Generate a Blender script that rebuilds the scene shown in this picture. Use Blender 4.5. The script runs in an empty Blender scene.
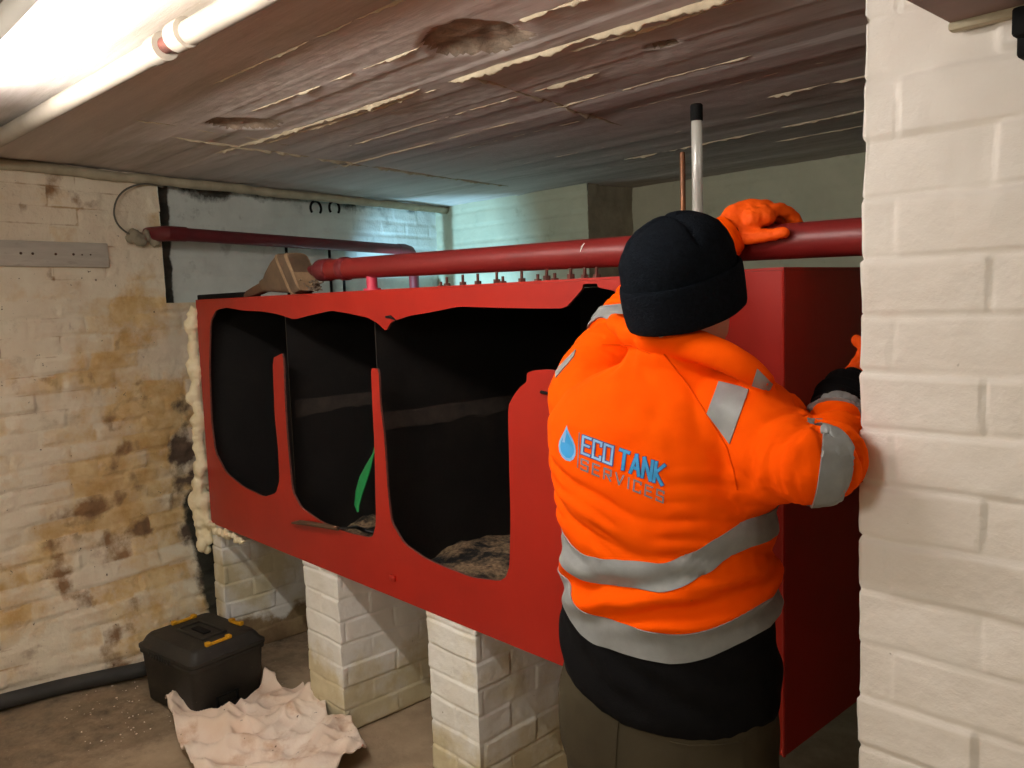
import bpy, math, random
from mathutils import Vector, Matrix, noise
from mathutils.bvhtree import BVHTree

S = bpy.context.scene
COL = S.collection
R = math.radians
PI = math.pi

# ------------------------------------------------------------------ camera, world, lights, exposure
YAW, PITCH, ROLL, FPX = 0.8246, 0.1005, -0.0341, 839.2
CAM = Vector((0.9144, -1.6359, 1.6943))
FW = Vector((-math.sin(YAW)*math.cos(PITCH), math.cos(YAW)*math.cos(PITCH), -math.sin(PITCH)))
_r = FW.cross(Vector((0, 0, 1))).normalized(); _u = _r.cross(FW)
RT = _r*math.cos(ROLL) + _u*math.sin(ROLL)
UP = -_r*math.sin(ROLL) + _u*math.cos(ROLL)
cd = bpy.data.cameras.new('camera'); cam = bpy.data.objects.new('camera', cd); COL.objects.link(cam)
cd.sensor_fit = 'HORIZONTAL'; cd.sensor_width = 36.0; cd.lens = FPX/1024*36.0
cd.clip_start = 0.02; cd.clip_end = 60
M3 = Matrix((RT, UP, -FW)).transposed()
cam.matrix_world = Matrix.Translation(CAM) @ M3.to_4x4()
S.camera = cam

W = bpy.data.worlds.new('world'); S.world = W; W.use_nodes = True
W.node_tree.nodes['Background'].inputs[0].default_value = (0.75, 0.85, 1.0, 1)
W.node_tree.nodes['Background'].inputs[1].default_value = 0.05
S.view_settings.view_transform = 'Standard'; S.view_settings.look = 'None'
S.view_settings.gamma = 1.0; S.view_settings.use_curve_mapping = False
S.view_settings.exposure = 0.0
TUBE_STRENGTH = 135.0

def lamp(name, kind, loc, energy, color, size=0.1, aim=None, **kw):
    d = bpy.data.lights.new(name, kind); d.energy = energy; d.color = color
    if kind == 'AREA': d.size = size
    else: d.shadow_soft_size = size
    for k, v in kw.items(): setattr(d, k, v)
    o = bpy.data.objects.new(name, d); COL.objects.link(o); o.location = loc
    if aim is not None:
        o.rotation_euler = (Vector(aim) - Vector(loc)).to_track_quat('-Z', 'Y').to_euler()
    return o
# cool light added low behind the tank; its source is unseen
lamp('cool_back_light', 'SPOT', (-3.40, 1.02, 1.40), 150, (0.36, 0.72, 1.0), 0.035, aim=(-3.92, 2.2, 1.70), spot_size=R(96), spot_blend=0.7)
# unseen fill lamp added behind the camera to brighten pier and ceiling
lamp('fill_lamp', 'POINT', (0.1, -2.75, 2.0), 40, (1.0, 0.96, 0.91), 0.18)

# ------------------------------------------------------------------ helpers
def lin(c):
    return tuple(((x/255)/12.92 if x/255 <= 0.04045 else ((x/255+0.055)/1.055)**2.4) for x in c) + (1,)
def ray(px, py): return FW + RT*((px-512)/FPX) - UP*((py-384)/FPX)
def onX(px, py, x): d = ray(px, py); return CAM + d*((x-CAM.x)/d.x)
def onY(px, py, y): d = ray(px, py); return CAM + d*((y-CAM.y)/d.y)
def onZ(px, py, z): d = ray(px, py); return CAM + d*((z-CAM.z)/d.z)
LA = Vector((-3.225, -0.728, 0)); LD = Vector((-0.211, 0.977, 0)).normalized(); LN = Vector((LD.y, -LD.x, 0))
def onL(px, py, off=-0.03):
    d = ray(px, py); t = ((LA + LN*off - CAM).dot(LN))/d.dot(LN); return CAM + d*t
def wallL(s, z, off=0.0): p = LA + LD*s + LN*(off-0.03); return Vector((p.x, p.y, z))
def nz(x, y=0, z=0): return noise.noise(Vector((x, y, z)))
def fbm(x, y=0, z=0, o=3): return noise.fractal(Vector((x, y, z)), 1.0, 2.0, o)
def clamp(x, a=0.0, b=1.0): return max(a, min(b, x))
def sm(a, b, x):
    t = clamp((x-a)/(b-a)); return t*t*(3-2*t)

def wspline(pts, n=6):
    P = [Vector(p) for p in pts]; out = []
    for i in range(len(P)-1):
        a, b, c, d = P[max(i-1, 0)], P[i], P[i+1], P[min(i+2, len(P)-1)]
        for k in range(n):
            t_ = k/n; out.append(.5*((2*b) + (c-a)*t_ + (2*a-5*b+4*c-d)*t_*t_ + (3*b-a-3*c+d)*t_**3))
    return out + [P[-1]]
class MB:
    def __init__(s): s.v = []; s.f = []; s.m = []
    def add(s, vs, fs, mi=0):
        o = len(s.v); s.v += [Vector(p) for p in vs]
        for f in fs: s.f.append([i+o for i in f]); s.m.append(mi)
        return s
    def box(s, c, d, rot=0, mi=0, bev=0.0, axes=None):
        c = Vector(c); hx, hy, hz = d[0]/2, d[1]/2, d[2]/2
        if axes is None:
            ax = Vector((math.cos(rot), math.sin(rot), 0)); ay = Vector((-math.sin(rot), math.cos(rot), 0)); az = Vector((0, 0, 1))
        else: ax, ay, az = axes
        if bev <= 0:
            vs = [c + ax*hx*i + ay*hy*j + az*hz*k for i in (-1, 1) for j in (-1, 1) for k in (-1, 1)]
            return s.add(vs, [(0,1,3,2),(4,6,7,5),(0,4,5,1),(2,3,7,6),(0,2,6,4),(1,5,7,3)], mi)
        b = min(bev, hx*.9, hy*.9, hz*.9); rings = []
        for zz, ins in ((-hz, b), (-hz+b*.3, b*.3), (-hz+b, 0), (hz-b, 0), (hz-b*.3, b*.3), (hz, b)):
            ring = []
            X, Y = hx-ins, hy-ins
            for sx, sy, a0 in ((1,1,0),(-1,1,90),(-1,-1,180),(1,-1,270)):
                for k in range(4):
                    a = R(a0+30*k)
                    ring.append(c + ax*(sx*(X-b) + b*math.cos(a)) + ay*(sy*(Y-b) + b*math.sin(a)) + az*zz)
            rings.append(ring)
        return s.loft(rings, mi)
    def loft(s, rings, mi=0, cap=True, closed=True):
        n = len(rings[0]); vs = [p for r_ in rings for p in r_]; fs = []
        for i in range(len(rings)-1):
            for j in range(n if closed else n-1):
                a = i*n+j; b = i*n+(j+1) % n
                fs.append((a, b, b+n, a+n))
        if cap: fs.append(tuple(range(n-1, -1, -1))); fs.append(tuple((len(rings)-1)*n+k for k in range(n)))
        return s.add(vs, fs, mi)
    def tube(s, path, rad, n=12, mi=0, cap=True, flat=1.0, upv=None):
        path = [Vector(p) for p in path]; N = len(path)
        if not hasattr(rad, '__len__'): rad = [rad]*N
        rings = []; prev = None
        for i, p in enumerate(path):
            t = (path[min(i+1, N-1)] - path[max(i-1, 0)]).normalized()
            if prev is None:
                u0 = Vector(upv) if upv is not None else (Vector((0, 0, 1)) if abs(t.z) < .9 else Vector((1, 0, 0)))
            else: u0 = prev
            u = (u0 - t*u0.dot(t)).normalized(); w = t.cross(u); prev = u
            rings.append([p + u*math.cos(2*PI*k/n)*rad[i]*flat + w*math.sin(2*PI*k/n)*rad[i] for k in range(n)])
        return s.loft(rings, mi, cap)
    def ball(s, c, r, n=12, m=8, mi=0, sc=(1,1,1), axes=None):
        c = Vector(c); axes = axes or (Vector((1,0,0)), Vector((0,1,0)), Vector((0,0,1)))
        rings = []
        for i in range(m+1):
            ph = -PI/2 + PI*(i+0.02)/(m+0.04)
            rings.append([c + axes[0]*r*sc[0]*math.cos(ph)*math.cos(2*PI*k/n) + axes[1]*r*sc[1]*math.cos(ph)*math.sin(2*PI*k/n) + axes[2]*r*sc[2]*math.sin(ph) for k in range(n)])
        return s.loft(rings, mi)
    def mesh(s, name):
        me = bpy.data.meshes.new(name); me.from_pydata([tuple(p) for p in s.v], [], s.f)
        for p, m in zip(me.polygons, s.m): p.material_index = m
        me.update(); return me
    def build(s, name, mats, parent=None, smooth=True, angle=40):
        return obj(name, s.mesh(name), mats, parent, smooth, angle)

def obj(name, me, mats, parent=None, smooth=True, angle=40):
    if not isinstance(mats, (list, tuple)): mats = [mats]
    for m in mats: me.materials.append(m)
    o = bpy.data.objects.new(name, me); COL.objects.link(o)
    if parent is not None:
        o.parent = parent; o.matrix_parent_inverse = parent_world(parent).inverted()
    if smooth:
        if angle >= 180:
            for p in me.polygons: p.use_smooth = True
        else: me.shade_smooth_by(angle) if hasattr(me, 'shade_smooth_by') else smooth_by_angle(me, angle)
    return o
def smooth_by_angle(me, angle):
    import bmesh
    bm = bmesh.new(); bm.from_mesh(me); bmesh.ops.recalc_face_normals(bm, faces=bm.faces)
    c = R(angle)
    for e in bm.edges:
        if len(e.link_faces) == 2: e.smooth = e.calc_face_angle(3.2) < c
    for f in bm.faces: f.smooth = True
    bm.to_mesh(me); bm.free(); me.update()
def parent_world(p):
    m = Matrix.Translation(p.location) @ p.rotation_euler.to_matrix().to_4x4()
    if p.parent is not None: m = parent_world(p.parent) @ p.matrix_parent_inverse @ m
    return m
def tag(o, label=None, cat=None, group=None, kind=None):
    if label: o['label'] = label
    if cat: o['category'] = cat
    if group: o['group'] = group
    if kind: o['kind'] = kind
    return o
def thing(name, label, cat, loc=(0,0,0), group=None):
    o = bpy.data.objects.new(name, None); COL.objects.link(o); o.location = loc; o.empty_display_size = .1
    return tag(o, label, cat, group)
def struct(o): o['kind'] = 'structure'; return o
def evaluated(o):
    dg = bpy.context.evaluated_depsgraph_get(); dg.update()
    return bpy.data.meshes.new_from_object(o.evaluated_get(dg))
def remesh(mb, voxel, it=2, fac=.5):
    import bmesh
    me = mb.mesh('tmp'); bm = bmesh.new(); bm.from_mesh(me)
    bmesh.ops.recalc_face_normals(bm, faces=bm.faces); bm.to_mesh(me); bm.free()
    o = bpy.data.objects.new('tmp', me); COL.objects.link(o)
    md = o.modifiers.new('r', 'REMESH'); md.mode = 'VOXEL'; md.voxel_size = voxel
    if it:
        sd = o.modifiers.new('s', 'SMOOTH'); sd.iterations = it; sd.factor = fac
    r_ = evaluated(o); bpy.data.objects.remove(o); return r_
def displace(me, fn):
    me.update(); ns = [v.normal.copy() for v in me.vertices]
    for v, n in zip(me.vertices, ns): v.co = v.co + n*fn(v.co, n)
    me.update()

# ------------------------------------------------------------------ materials
def ramp(nt, src, stops):
    r_ = nt.nodes.new('ShaderNodeValToRGB'); e = r_.color_ramp.elements
    while len(e) < len(stops): e.new(.5)
    for i, (p, c) in enumerate(stops): e[i].position = p; e[i].color = c if len(c) == 4 else lin(c)
    nt.links.new(src, r_.inputs[0]); return r_.outputs[0]
def mix(nt, fac, a, b, mode='MIX'):
    m = nt.nodes.new('ShaderNodeMix'); m.data_type = 'RGBA'; m.blend_type = mode
    for s_, v in ((0, fac), (6, a), (7, b)):
        if hasattr(v, 'links') or isinstance(v, bpy.types.NodeSocket): nt.links.new(v, m.inputs[s_])
        else: m.inputs[s_].default_value = v
    return m.outputs[2]
def nse(nt, vec, scale, detail=4, rough=.6, dist=0):
    n = nt.nodes.new('ShaderNodeTexNoise'); n.inputs['Scale'].default_value = scale
    n.inputs['Detail'].default_value = detail; n.inputs['Roughness'].default_value = rough; n.inputs['Distortion'].default_value = dist
    nt.links.new(vec, n.inputs['Vector']); return n.outputs[0]
def bw(v): return (v, v, v, 1)
def mat(name, base, rough=.6, dirt=None, dirt_scale=6, dirt_lo=.5, dirt_hi=.7, var=None, var_scale=20, bump=0, bump_scale=60, stretch=(1,1,1),
        metal=0, spec=.5, attrs=(), speck=None, speck_scale=90, speck_lo=.62, coat=0, emit=None, alpha=None, trans=0, sheen=0, bump_dist=.004):
    m = bpy.data.materials.new(name); m.use_nodes = True; nt = m.node_tree; b = nt.nodes['Principled BSDF']
    tc = nt.nodes.new('ShaderNodeTexCoord'); mp = nt.nodes.new('ShaderNodeMapping'); mp.inputs['Scale'].default_value = stretch
    nt.links.new(tc.outputs['Object'], mp.inputs[0]); vec = mp.outputs[0]
    c = lin(base)
    if var: c = ramp(nt, nse(nt, vec, var_scale, 5), [(.3, lin(base)), (.7, lin(var))])
    for an, cols, lo, hi in attrs:
        at = nt.nodes.new('ShaderNodeAttribute'); at.attribute_name = an
        ma = nt.nodes.new('ShaderNodeMath'); ma.operation = 'ADD'; nt.links.new(at.outputs['Fac'], ma.inputs[0])
        mb_ = nt.nodes.new('ShaderNodeMath'); mb_.operation = 'MULTIPLY_ADD'; mb_.inputs[1].default_value = .8; mb_.inputs[2].default_value = -.4
        nt.links.new(nse(nt, vec, 14, 6, .7), mb_.inputs[0]); nt.links.new(mb_.outputs[0], ma.inputs[1])
        f = ramp(nt, ma.outputs[0], [(lo, bw(0)), (hi, bw(1))])
        if len(cols) == 2: sc = ramp(nt, nse(nt, vec, 9, 5, .65), [(.35, lin(cols[0])), (.65, lin(cols[1]))])
        else: sc = lin(cols[0])
        c = mix(nt, f, c, sc)
    if dirt:
        f = ramp(nt, nse(nt, vec, dirt_scale, 8, .65), [(dirt_lo, bw(0)), (dirt_hi, bw(1))]); c = mix(nt, f, c, lin(dirt))
    if speck:
        f = ramp(nt, nse(nt, vec, speck_scale, 3, .6), [(speck_lo, bw(0)), (speck_lo+.04, bw(1))]); c = mix(nt, f, c, lin(speck))
    if isinstance(c, tuple): b.inputs['Base Color'].default_value = c
    else: nt.links.new(c, b.inputs['Base Color'])
    b.inputs['Roughness'].default_value = rough; b.inputs['Metallic'].default_value = metal
    b.inputs['Specular IOR Level'].default_value = spec; b.inputs['Coat Weight'].default_value = coat
    b.inputs['Transmission Weight'].default_value = trans; b.inputs['Sheen Weight'].default_value = sheen
    if alpha is not None: b.inputs['Alpha'].default_value = alpha
    if emit: b.inputs['Emission Color'].default_value = emit[0] + (1,); b.inputs['Emission Strength'].default_value = emit[1]
    if bump:
        bp = nt.nodes.new('ShaderNodeBump'); bp.inputs['Strength'].default_value = bump; bp.inputs['Distance'].default_value = bump_dist
        nt.links.new(nse(nt, vec, bump_scale, 5, .65), bp.inputs['Height']); nt.links.new(bp.outputs[0], b.inputs['Normal'])
    return m

MT = {}
MT['wall_left'] = mat('limewashed_stained_brick', (238,226,202), .85, var=(230,212,186), var_scale=7, bump=1.0, bump_scale=30, bump_dist=.007,
    attrs=(('joint', ((172,140,102), (196,166,126)), .45, .8), ('stain', ((208,166,106), (232,206,156)), .35, .75), ('brown', ((128,98,70), (168,128,88)), .40, .72), ('black', ((78,62,50), (112,92,74)), .45, .75), ('gap_shade', ((46,43,34), (64,58,44)), .4, .7)), dirt=(176,152,116), dirt_scale=5, dirt_lo=.6, dirt_hi=.8, speck=(96,72,48), speck_scale=38, speck_lo=.70)
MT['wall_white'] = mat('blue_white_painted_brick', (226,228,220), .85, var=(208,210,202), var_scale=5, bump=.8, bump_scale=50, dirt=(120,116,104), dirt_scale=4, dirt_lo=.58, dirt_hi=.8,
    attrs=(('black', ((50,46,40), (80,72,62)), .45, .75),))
MT['wall_back'] = mat('grey_green_painted_block', (186,184,158), .85, var=(172,170,146), var_scale=4, bump=.7, bump_scale=40, dirt=(140,134,112), dirt_scale=5, dirt_lo=.6, dirt_hi=.8)
MT['bare_render'] = mat('bare_grey_brown_render', (158,148,126), .9, var=(132,122,104), var_scale=9, bump=.7, bump_scale=40)
MT['pier'] = mat('white_painted_brick', (238,230,222), .6, var=(230,220,210), var_scale=5, bump=.55, bump_scale=36, speck=(150,136,120), speck_scale=26, speck_lo=.745)
MT['pillar'] = mat('white_painted_pillar_brick', (242,240,234), .65, var=(234,230,220), var_scale=6, bump=.6, bump_scale=44,
    attrs=(('stain', ((204,190,152), (218,206,172)), .35, .75), ('brown', ((128,104,76), (160,140,104)), .5, .75)), speck=(150,140,120), speck_scale=30, speck_lo=.73)
MT['ceiling'] = mat('grimy_painted_board_marked_concrete', (206,196,190), .85, var=(184,174,167), var_scale=2.2, stretch=(.35, 3.2, 1), bump=.35, bump_scale=26,
    dirt=(150,138,122), dirt_scale=1.6, dirt_lo=.52, dirt_hi=.75, speck=(214,204,188), speck_scale=22, speck_lo=.73)
MT['ceil_pale'] = mat('pale_flaking_paint_ridge', (206,192,164), .8, var=(166,150,124), var_scale=14, bump=.5)
MT['ceil_pit'] = mat('broken_concrete', (170,150,130), .95, var=(112,98,84), var_scale=20, bump=1, bump_scale=60)
MT['trim'] = mat('cream_painted_trim', (196,184,156), .7, var=(160,148,124), var_scale=9, bump=.4)
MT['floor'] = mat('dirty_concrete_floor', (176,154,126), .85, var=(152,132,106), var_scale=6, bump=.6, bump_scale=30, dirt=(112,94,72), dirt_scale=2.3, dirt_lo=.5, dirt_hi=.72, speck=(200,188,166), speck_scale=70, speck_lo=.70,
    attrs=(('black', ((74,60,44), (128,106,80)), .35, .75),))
MT['red'] = mat('red_gloss_tank_paint', (168,32,18), .40, var=(154,27,16), var_scale=3, bump=.15, bump_scale=18, dirt=(146,29,20), dirt_scale=3, dirt_lo=.6, dirt_hi=.8, speck=(120,44,34), speck_scale=40, speck_lo=.74, spec=.4)
MT['red_edge'] = mat('torch_cut_steel_edge', (120,62,50), .6, var=(74,52,46), var_scale=60)
MT['tank_in'] = mat('oily_black_tank_inside', (28,23,21), .6, var=(18,15,14), var_scale=7, dirt=(40,32,27), dirt_scale=3, dirt_lo=.55, dirt_hi=.75, bump=.3)
MT['residue'] = mat('dried_brown_residue', (66,54,47), .8, var=(40,33,29), var_scale=14)
MT['sludge'] = mat('oil_absorbent_granules', (190,156,118), .95, var=(84,66,50), var_scale=60, dirt=(26,22,18), dirt_scale=7, dirt_lo=.46, dirt_hi=.58, bump=1, bump_scale=160, bump_dist=.01)
MT['pipe_red'] = mat('oxide_red_pipe_paint', (128,32,29), .42, var=(114,27,25), var_scale=4, dirt=(104,34,30), dirt_scale=4, dirt_lo=.6, dirt_hi=.8, bump=.15, bump_scale=30)
MT['pipe_dark'] = mat('dark_maroon_pipe_paint', (108,30,34), .45, var=(88,26,30), var_scale=6, bump=.2)
MT['pink'] = mat('pink_red_valve_paint', (206,60,84), .5)
MT['rust'] = mat('rusty_bolt', (108,52,38), .8, var=(70,38,30), var_scale=80)
MT['foam'] = mat('cream_expanding_foam', (246,234,202), .8, var=(230,212,170), var_scale=16, bump=.5, bump_scale=60)
MT['black_pl'] = mat('dusty_black_plastic', (27,26,24), .6, var=(46,42,35), var_scale=7, bump=.2, bump_scale=120, dirt=(58,52,42), dirt_scale=5, dirt_lo=.58, dirt_hi=.72, speck=(90,82,70), speck_scale=70, speck_lo=.70)
MT['black'] = mat('black_rubber', (15,15,15), .8, spec=.2)
MT['dust_black'] = mat('dusty_black_pipe', (56,54,50), .75, var=(38,37,35), var_scale=7)
MT['yellow'] = mat('yellow_latch_plastic', (222,164,24), .5, var=(196,140,20), var_scale=30)
MT['sheet'] = mat('soiled_white_dust_sheet', (240,226,212), .85, var=(232,206,182), var_scale=4, bump=.5, bump_scale=60, dirt=(196,152,112), dirt_scale=5, dirt_lo=.58, dirt_hi=.75, speck=(84,56,40), speck_scale=26, speck_lo=.69)
MT['board'] = mat('painted_timber_board', (204,196,182), .7, var=(184,174,160), var_scale=5, stretch=(1,1,6), bump=.2, dirt=(150,134,118), dirt_scale=6, dirt_lo=.6, dirt_hi=.75)
MT['screw'] = mat('rusted_screw', (86,58,42), .7)
MT['wire'] = mat('grey_cable', (96,90,78), .7)
MT['copper'] = mat('dull_copper_pipe', (150,96,62), .45, var=(112,78,58), var_scale=12, metal=.6)
MT['clear'] = mat('clear_plastic_tube', (226,224,214), .12, alpha=.55, spec=.6)
MT['pink_reflection'] = mat('maroon_reflection_rod', (120,40,48), .4)
MT['galv'] = mat('white_painted_conduit', (168,158,144), .55, var=(150,140,126), var_scale=8)
MT['tubeglow'] = mat('fluorescent_tube_glow', (255,255,255), .5, emit=((1.0, .96, .90), TUBE_STRENGTH))
MT['white_metal'] = mat('white_enamel_metal', (235,235,230), .4)
MT['wood'] = mat('brown_bare_wood', (98,68,44), .7, var=(70,48,32), var_scale=12, stretch=(1,1,5), bump=.2)
MT['brush_body'] = mat('dirty_brown_brush_head', (104,82,60), .75, var=(82,64,48), var_scale=18, dirt=(92,70,52), dirt_scale=14, dirt_lo=.55, dirt_hi=.75, bump=.3)
MT['bristle'] = mat('matted_pale_bristles', (140,120,98), .8, var=(60,50,42), var_scale=60, bump=.8, bump_scale=120)
MT['highlight_pale'] = mat('pale_highlight_edge', (150,122,92), .7, var=(120,96,70), var_scale=20)
MT['green'] = mat('green_plastic', (16,128,66), .4)
MT['soffit'] = mat('pinkish_brown_timber', (138,112,106), .75, var=(118,96,90), var_scale=7, bump=.4, speck=(70,54,50), speck_scale=20, speck_lo=.70)
MT['hivis'] = mat('orange_hi_vis_fleece', (255,90,0), .9, var=(252,82,0), var_scale=8, bump=.12, bump_scale=500, spec=.06, bump_dist=.001, speck=(214,84,14), speck_scale=30, speck_lo=.76)
MT['reflect'] = mat('silver_reflective_tape', (144,145,144), .5, var=(132,133,132), var_scale=40, bump=.15, bump_scale=300, bump_dist=.001)
MT['fleece_black'] = mat('black_fleece', (19,18,19), 1, bump=.4, bump_scale=350, bump_dist=.002, spec=.08)
MT['beanie'] = mat('navy_black_knit', (24,29,36), 1, var=(15,18,23), var_scale=120, bump=1, bump_scale=260, bump_dist=.004, spec=.05)
MT['trouser'] = mat('dark_olive_work_trousers', (66,58,42), .9, var=(56,49,36), var_scale=9, bump=.25, bump_scale=300, bump_dist=.002, spec=.2)
MT['glove'] = mat('orange_nitrile_glove', (255,98,10), .65, spec=.2, var=(248,84,6), var_scale=25, bump=.5, bump_scale=70, speck=(150,50,16), speck_scale=24, speck_lo=.74)
MT['boot'] = mat('black_leather_boot', (26,22,20), .5, bump=.2)
MT['skin'] = mat('skin', (214,160,132), .55, var=(200,142,114), var_scale=10, bump=.15, bump_scale=200)
MT['hair'] = mat('short_grey_brown_hair', (112,92,76), .8, bump=.6, bump_scale=300)
MT['eye'] = mat('eye_white', (230,226,220), .2)
MT['logo_blue'] = mat('bright_blue_print', (40,146,206), .6)
MT['logo_pale'] = mat('pale_blue_print', (128,172,214), .6)
MT['logo_navy'] = mat('slate_blue_print', (64,66,118), .6)
MT['logo_grey'] = mat('grey_print', (124,112,112), .6)
MT['seam'] = mat('dark_orange_stitched_seam', (226,70,0), .9, spec=.05)

# ------------------------------------------------------------------ brick surfaces (real relief: rounded bricks, recessed joints)
JOINT = [0]
def brick_h(s, z, course, blen, jw, jd, seed, uneven=1.0):
    zz = z + .006*nz(s*3.1, z*2, seed)*uneven + .004*nz(s*9, z*9, seed+5)
    k = math.floor(zz/course); fz = zz - k*course
    ss = s + (blen/2 if k % 2 else 0) + .008*nz(z*7, s*2, seed+9)*uneven
    j = math.floor(ss/blen); fs = ss - j*blen
    rnd = random.Random(int(k*7919 + j*104729 + seed*31)); o = rnd.uniform(-1, 1); ti = rnd.uniform(-1, 1); tj = rnd.uniform(-1, 1)
    weak = rnd.uniform(.45, 1.0)
    dz = min(fz, course-fz); ds = min(fs, blen-fs)
    g = sm(0, jw*1.2, dz); g2 = 1 - (1 - sm(0, jw, ds))*weak
    h = min(g, g2); JOINT[0] = 1-h
    return (h-1)*jd + h*uneven*(o*.0028 + ti*.003*(fz/course-.5) + tj*.004*(fs/blen-.5)) + .0022*fbm(s*14, z*14, seed)*uneven + .004*nz(s*2.1, z*2.1, seed+3)*uneven, k, j

def brick_loop(name, path, z0, z1, mats, course=.09, blen=.24, jw=.012, jd=.006, res=.011, seed=1, uneven=1.0, closed=True, rows=None, extra=None, attr=None, parent=None, kindstruct=False, smooth_r=.008):
    """path: xy points, outward side on the right hand when walking along it. Displaced along its outward normal."""
    P = [Vector((p[0], p[1], 0)) for p in path]; n = len(P); segs = n if closed else n-1
    sv = []   # (pos, normal, s)
    for i in range(segs):
        a, b = P[i], P[(i+1) % n]; L = (b-a).length; t = (b-a)/L; nr = Vector((t.y, -t.x, 0))
        m = max(2, int(L/res)); s0 = i*37.0
        for k in range(m+1):
            if k == m and (closed or i < segs-1): continue
            q = a + t*(L*k/m); nn = nr
            if k == 0 and (closed or i > 0):
                pt = (a - P[i-1]).normalized(); nn = (nr + Vector((pt.y, -pt.x, 0))).normalized()
            sv.append((q, nn, s0 + L*k/m + (.0 if i % 2 == 0 else blen*.5)))
    nzv = max(2, int((z1-z0)/res)); mb = MB(); at = []
    N = len(sv); vs = []
    for iz in range(nzv+1):
        z = z0 + (z1-z0)*iz/nzv
        for q, nn, s in sv:
            h, k, j = brick_h(s, z, course, blen, jw, jd, seed, uneven)
            e = extra(q, z) if extra else 0
            p = q + nn*(h+e); vs.append((p.x, p.y, z))
            if attr: at.append(attr(p, z, s, k, j))
    fs = []; lim = N if closed else N-1
    for iz in range(nzv):
        for k in range(lim):
            a = iz*N+k; b = iz*N+(k+1) % N; fs.append((a, b, b+N, a+N))
    if closed:
        fs.append(tuple(range(N-1, -1, -1))); fs.append(tuple(nzv*N+k for k in range(N)))
    mb.add(vs, fs); me = mb.mesh(name)
    if attr:
        for nm in at[0]:
            A = me.attributes.new(nm, 'FLOAT', 'POINT')
            for i, d in enumerate(at): A.data[i].value = d[nm]
    o = obj(name, me, mats, parent, True, 180)
    return o

# ------------------------------------------------------------------ the room
CZ = 2.37
# floor with slight unevenness and a dirt bank along the left wall
def floor_h(x, y):
    s = (Vector((x, y, 0)) - LA).dot(LN)
    return .006*fbm(x*2, y*2, 3) + .002*nz(x*14, y*14) - .004 + .05*sm(.55, .1, s)*sm(-1.1, -.4, y)
mb = MB(); nx, ny = 150, 130; x0, x1, y0, y1 = -4.6, 2.6, -3.4, 3.0
mb.add([(x0+(x1-x0)*i/nx, y0+(y1-y0)*j/ny, floor_h(x0+(x1-x0)*i/nx, y0+(y1-y0)*j/ny)) for j in range(ny+1) for i in range(nx+1)],
       [(j*(nx+1)+i, j*(nx+1)+i+1, (j+1)*(nx+1)+i+1, (j+1)*(nx+1)+i) for j in range(ny) for i in range(nx)])
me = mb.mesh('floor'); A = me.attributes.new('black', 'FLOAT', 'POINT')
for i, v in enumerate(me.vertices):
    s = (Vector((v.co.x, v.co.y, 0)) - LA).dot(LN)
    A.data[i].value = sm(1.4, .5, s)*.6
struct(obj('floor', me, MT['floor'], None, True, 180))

# ceiling: board marks along the tank, proud pale fins of grout, two spalled pits
def pit(x, y, cx, cy, rx, ry, sd):
    dx = (x-cx)/rx; dy = (y-cy)/ry
    d = math.sqrt(dx*dx+dy*dy) + .38*nz(x*9, y*9, sd) + .10*nz(x*24, y*24, sd)
    return sm(1.0, .62, d)
PITS = ((-.80, -.16, .155, .15, 3), (-2.06, -.18, .12, .13, 8), (-.52, .30, .05, .03, 5))
def ceil_h(x, y):
    b = y/.155 + .03*nz(x*.6, y, 4); k = math.floor(b); f = b-k
    rnd = random.Random(k*977+13); h = rnd.uniform(-.003, .003) + .003*(f-.5)*rnd.uniform(-1, 1)
    e = min(f, 1-f)*.155
    h -= .003*sm(.008, 0, e)
    h += .002*fbm(x*3, y*7, 2) + .0015*nz(x*30, y*30)
    s = (Vector((x, y, 0)) - (LA + LN*.75)).dot(LN) + .012*nz(y*5, 3)
    h -= .012*sm(.018, 0, abs(s))*(.5 + .5*nz(y*4, 7))         # cross ridge, parallel to the left wall
    for p in PITS: h += .022*pit(x, y, *p[:4], p[4])*(1 + .35*fbm(x*14, y*14))
    return h
mb = MB(); xs, ys = [-4.7], [-3.45]
while xs[-1] < 2.7: xs.append(xs[-1] + (.011 if -2.35 < xs[-1] < -.45 else .045))
while ys[-1] < 3.15: ys.append(ys[-1] + (.010 if -.42 < ys[-1] < .45 else .022))
NX, NY = len(xs), len(ys)
mb.add([(x, y, CZ + ceil_h(x, y)) for y in ys for x in xs],
       [(j*NX+i, (j+1)*NX+i, (j+1)*NX+i+1, j*NX+i+1) for j in range(NY-1) for i in range(NX-1)])
for idx, f in enumerate(mb.f):
    c = mb.v[f[0]]
    if any(pit(c.x, c.y, *p[:4], p[4]) > .12 for p in PITS): mb.m[idx] = 2
def fin(xa, ya, xb, yb, w, h, seed, gap=.25, mi=1):
    n = int(abs(xb-xa)/.010)+2; rings = []
    for i in range(n+1):
        t = i/n; x = xa+(xb-xa)*t; y = ya+(yb-ya)*t + .0025*nz(x*6, seed)
        a = clamp(.78 + 1.0*fbm(x*5.5, seed, 2) + .45*nz(x*24, seed, 6) - gap*.8, 0, 1.2); a *= sm(0, .10, t)*sm(1, .90, t)
        ww = w*(.10+.75*a)*(1 + .5*nz(x*38, seed)); hh = h*a*(1 + .5*nz(x*51, seed, 4)) - .002
        z = CZ + ceil_h(x, y)
        rings.append([(x, y-ww, z+.004), (x, y-ww*.5, z-hh*.7), (x, y+ww*.2, z-hh), (x, y+ww*.8, z-hh*.35), (x, y+ww, z+.004)])
    mb.loft(rings, mi, cap=False, closed=False)
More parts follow.
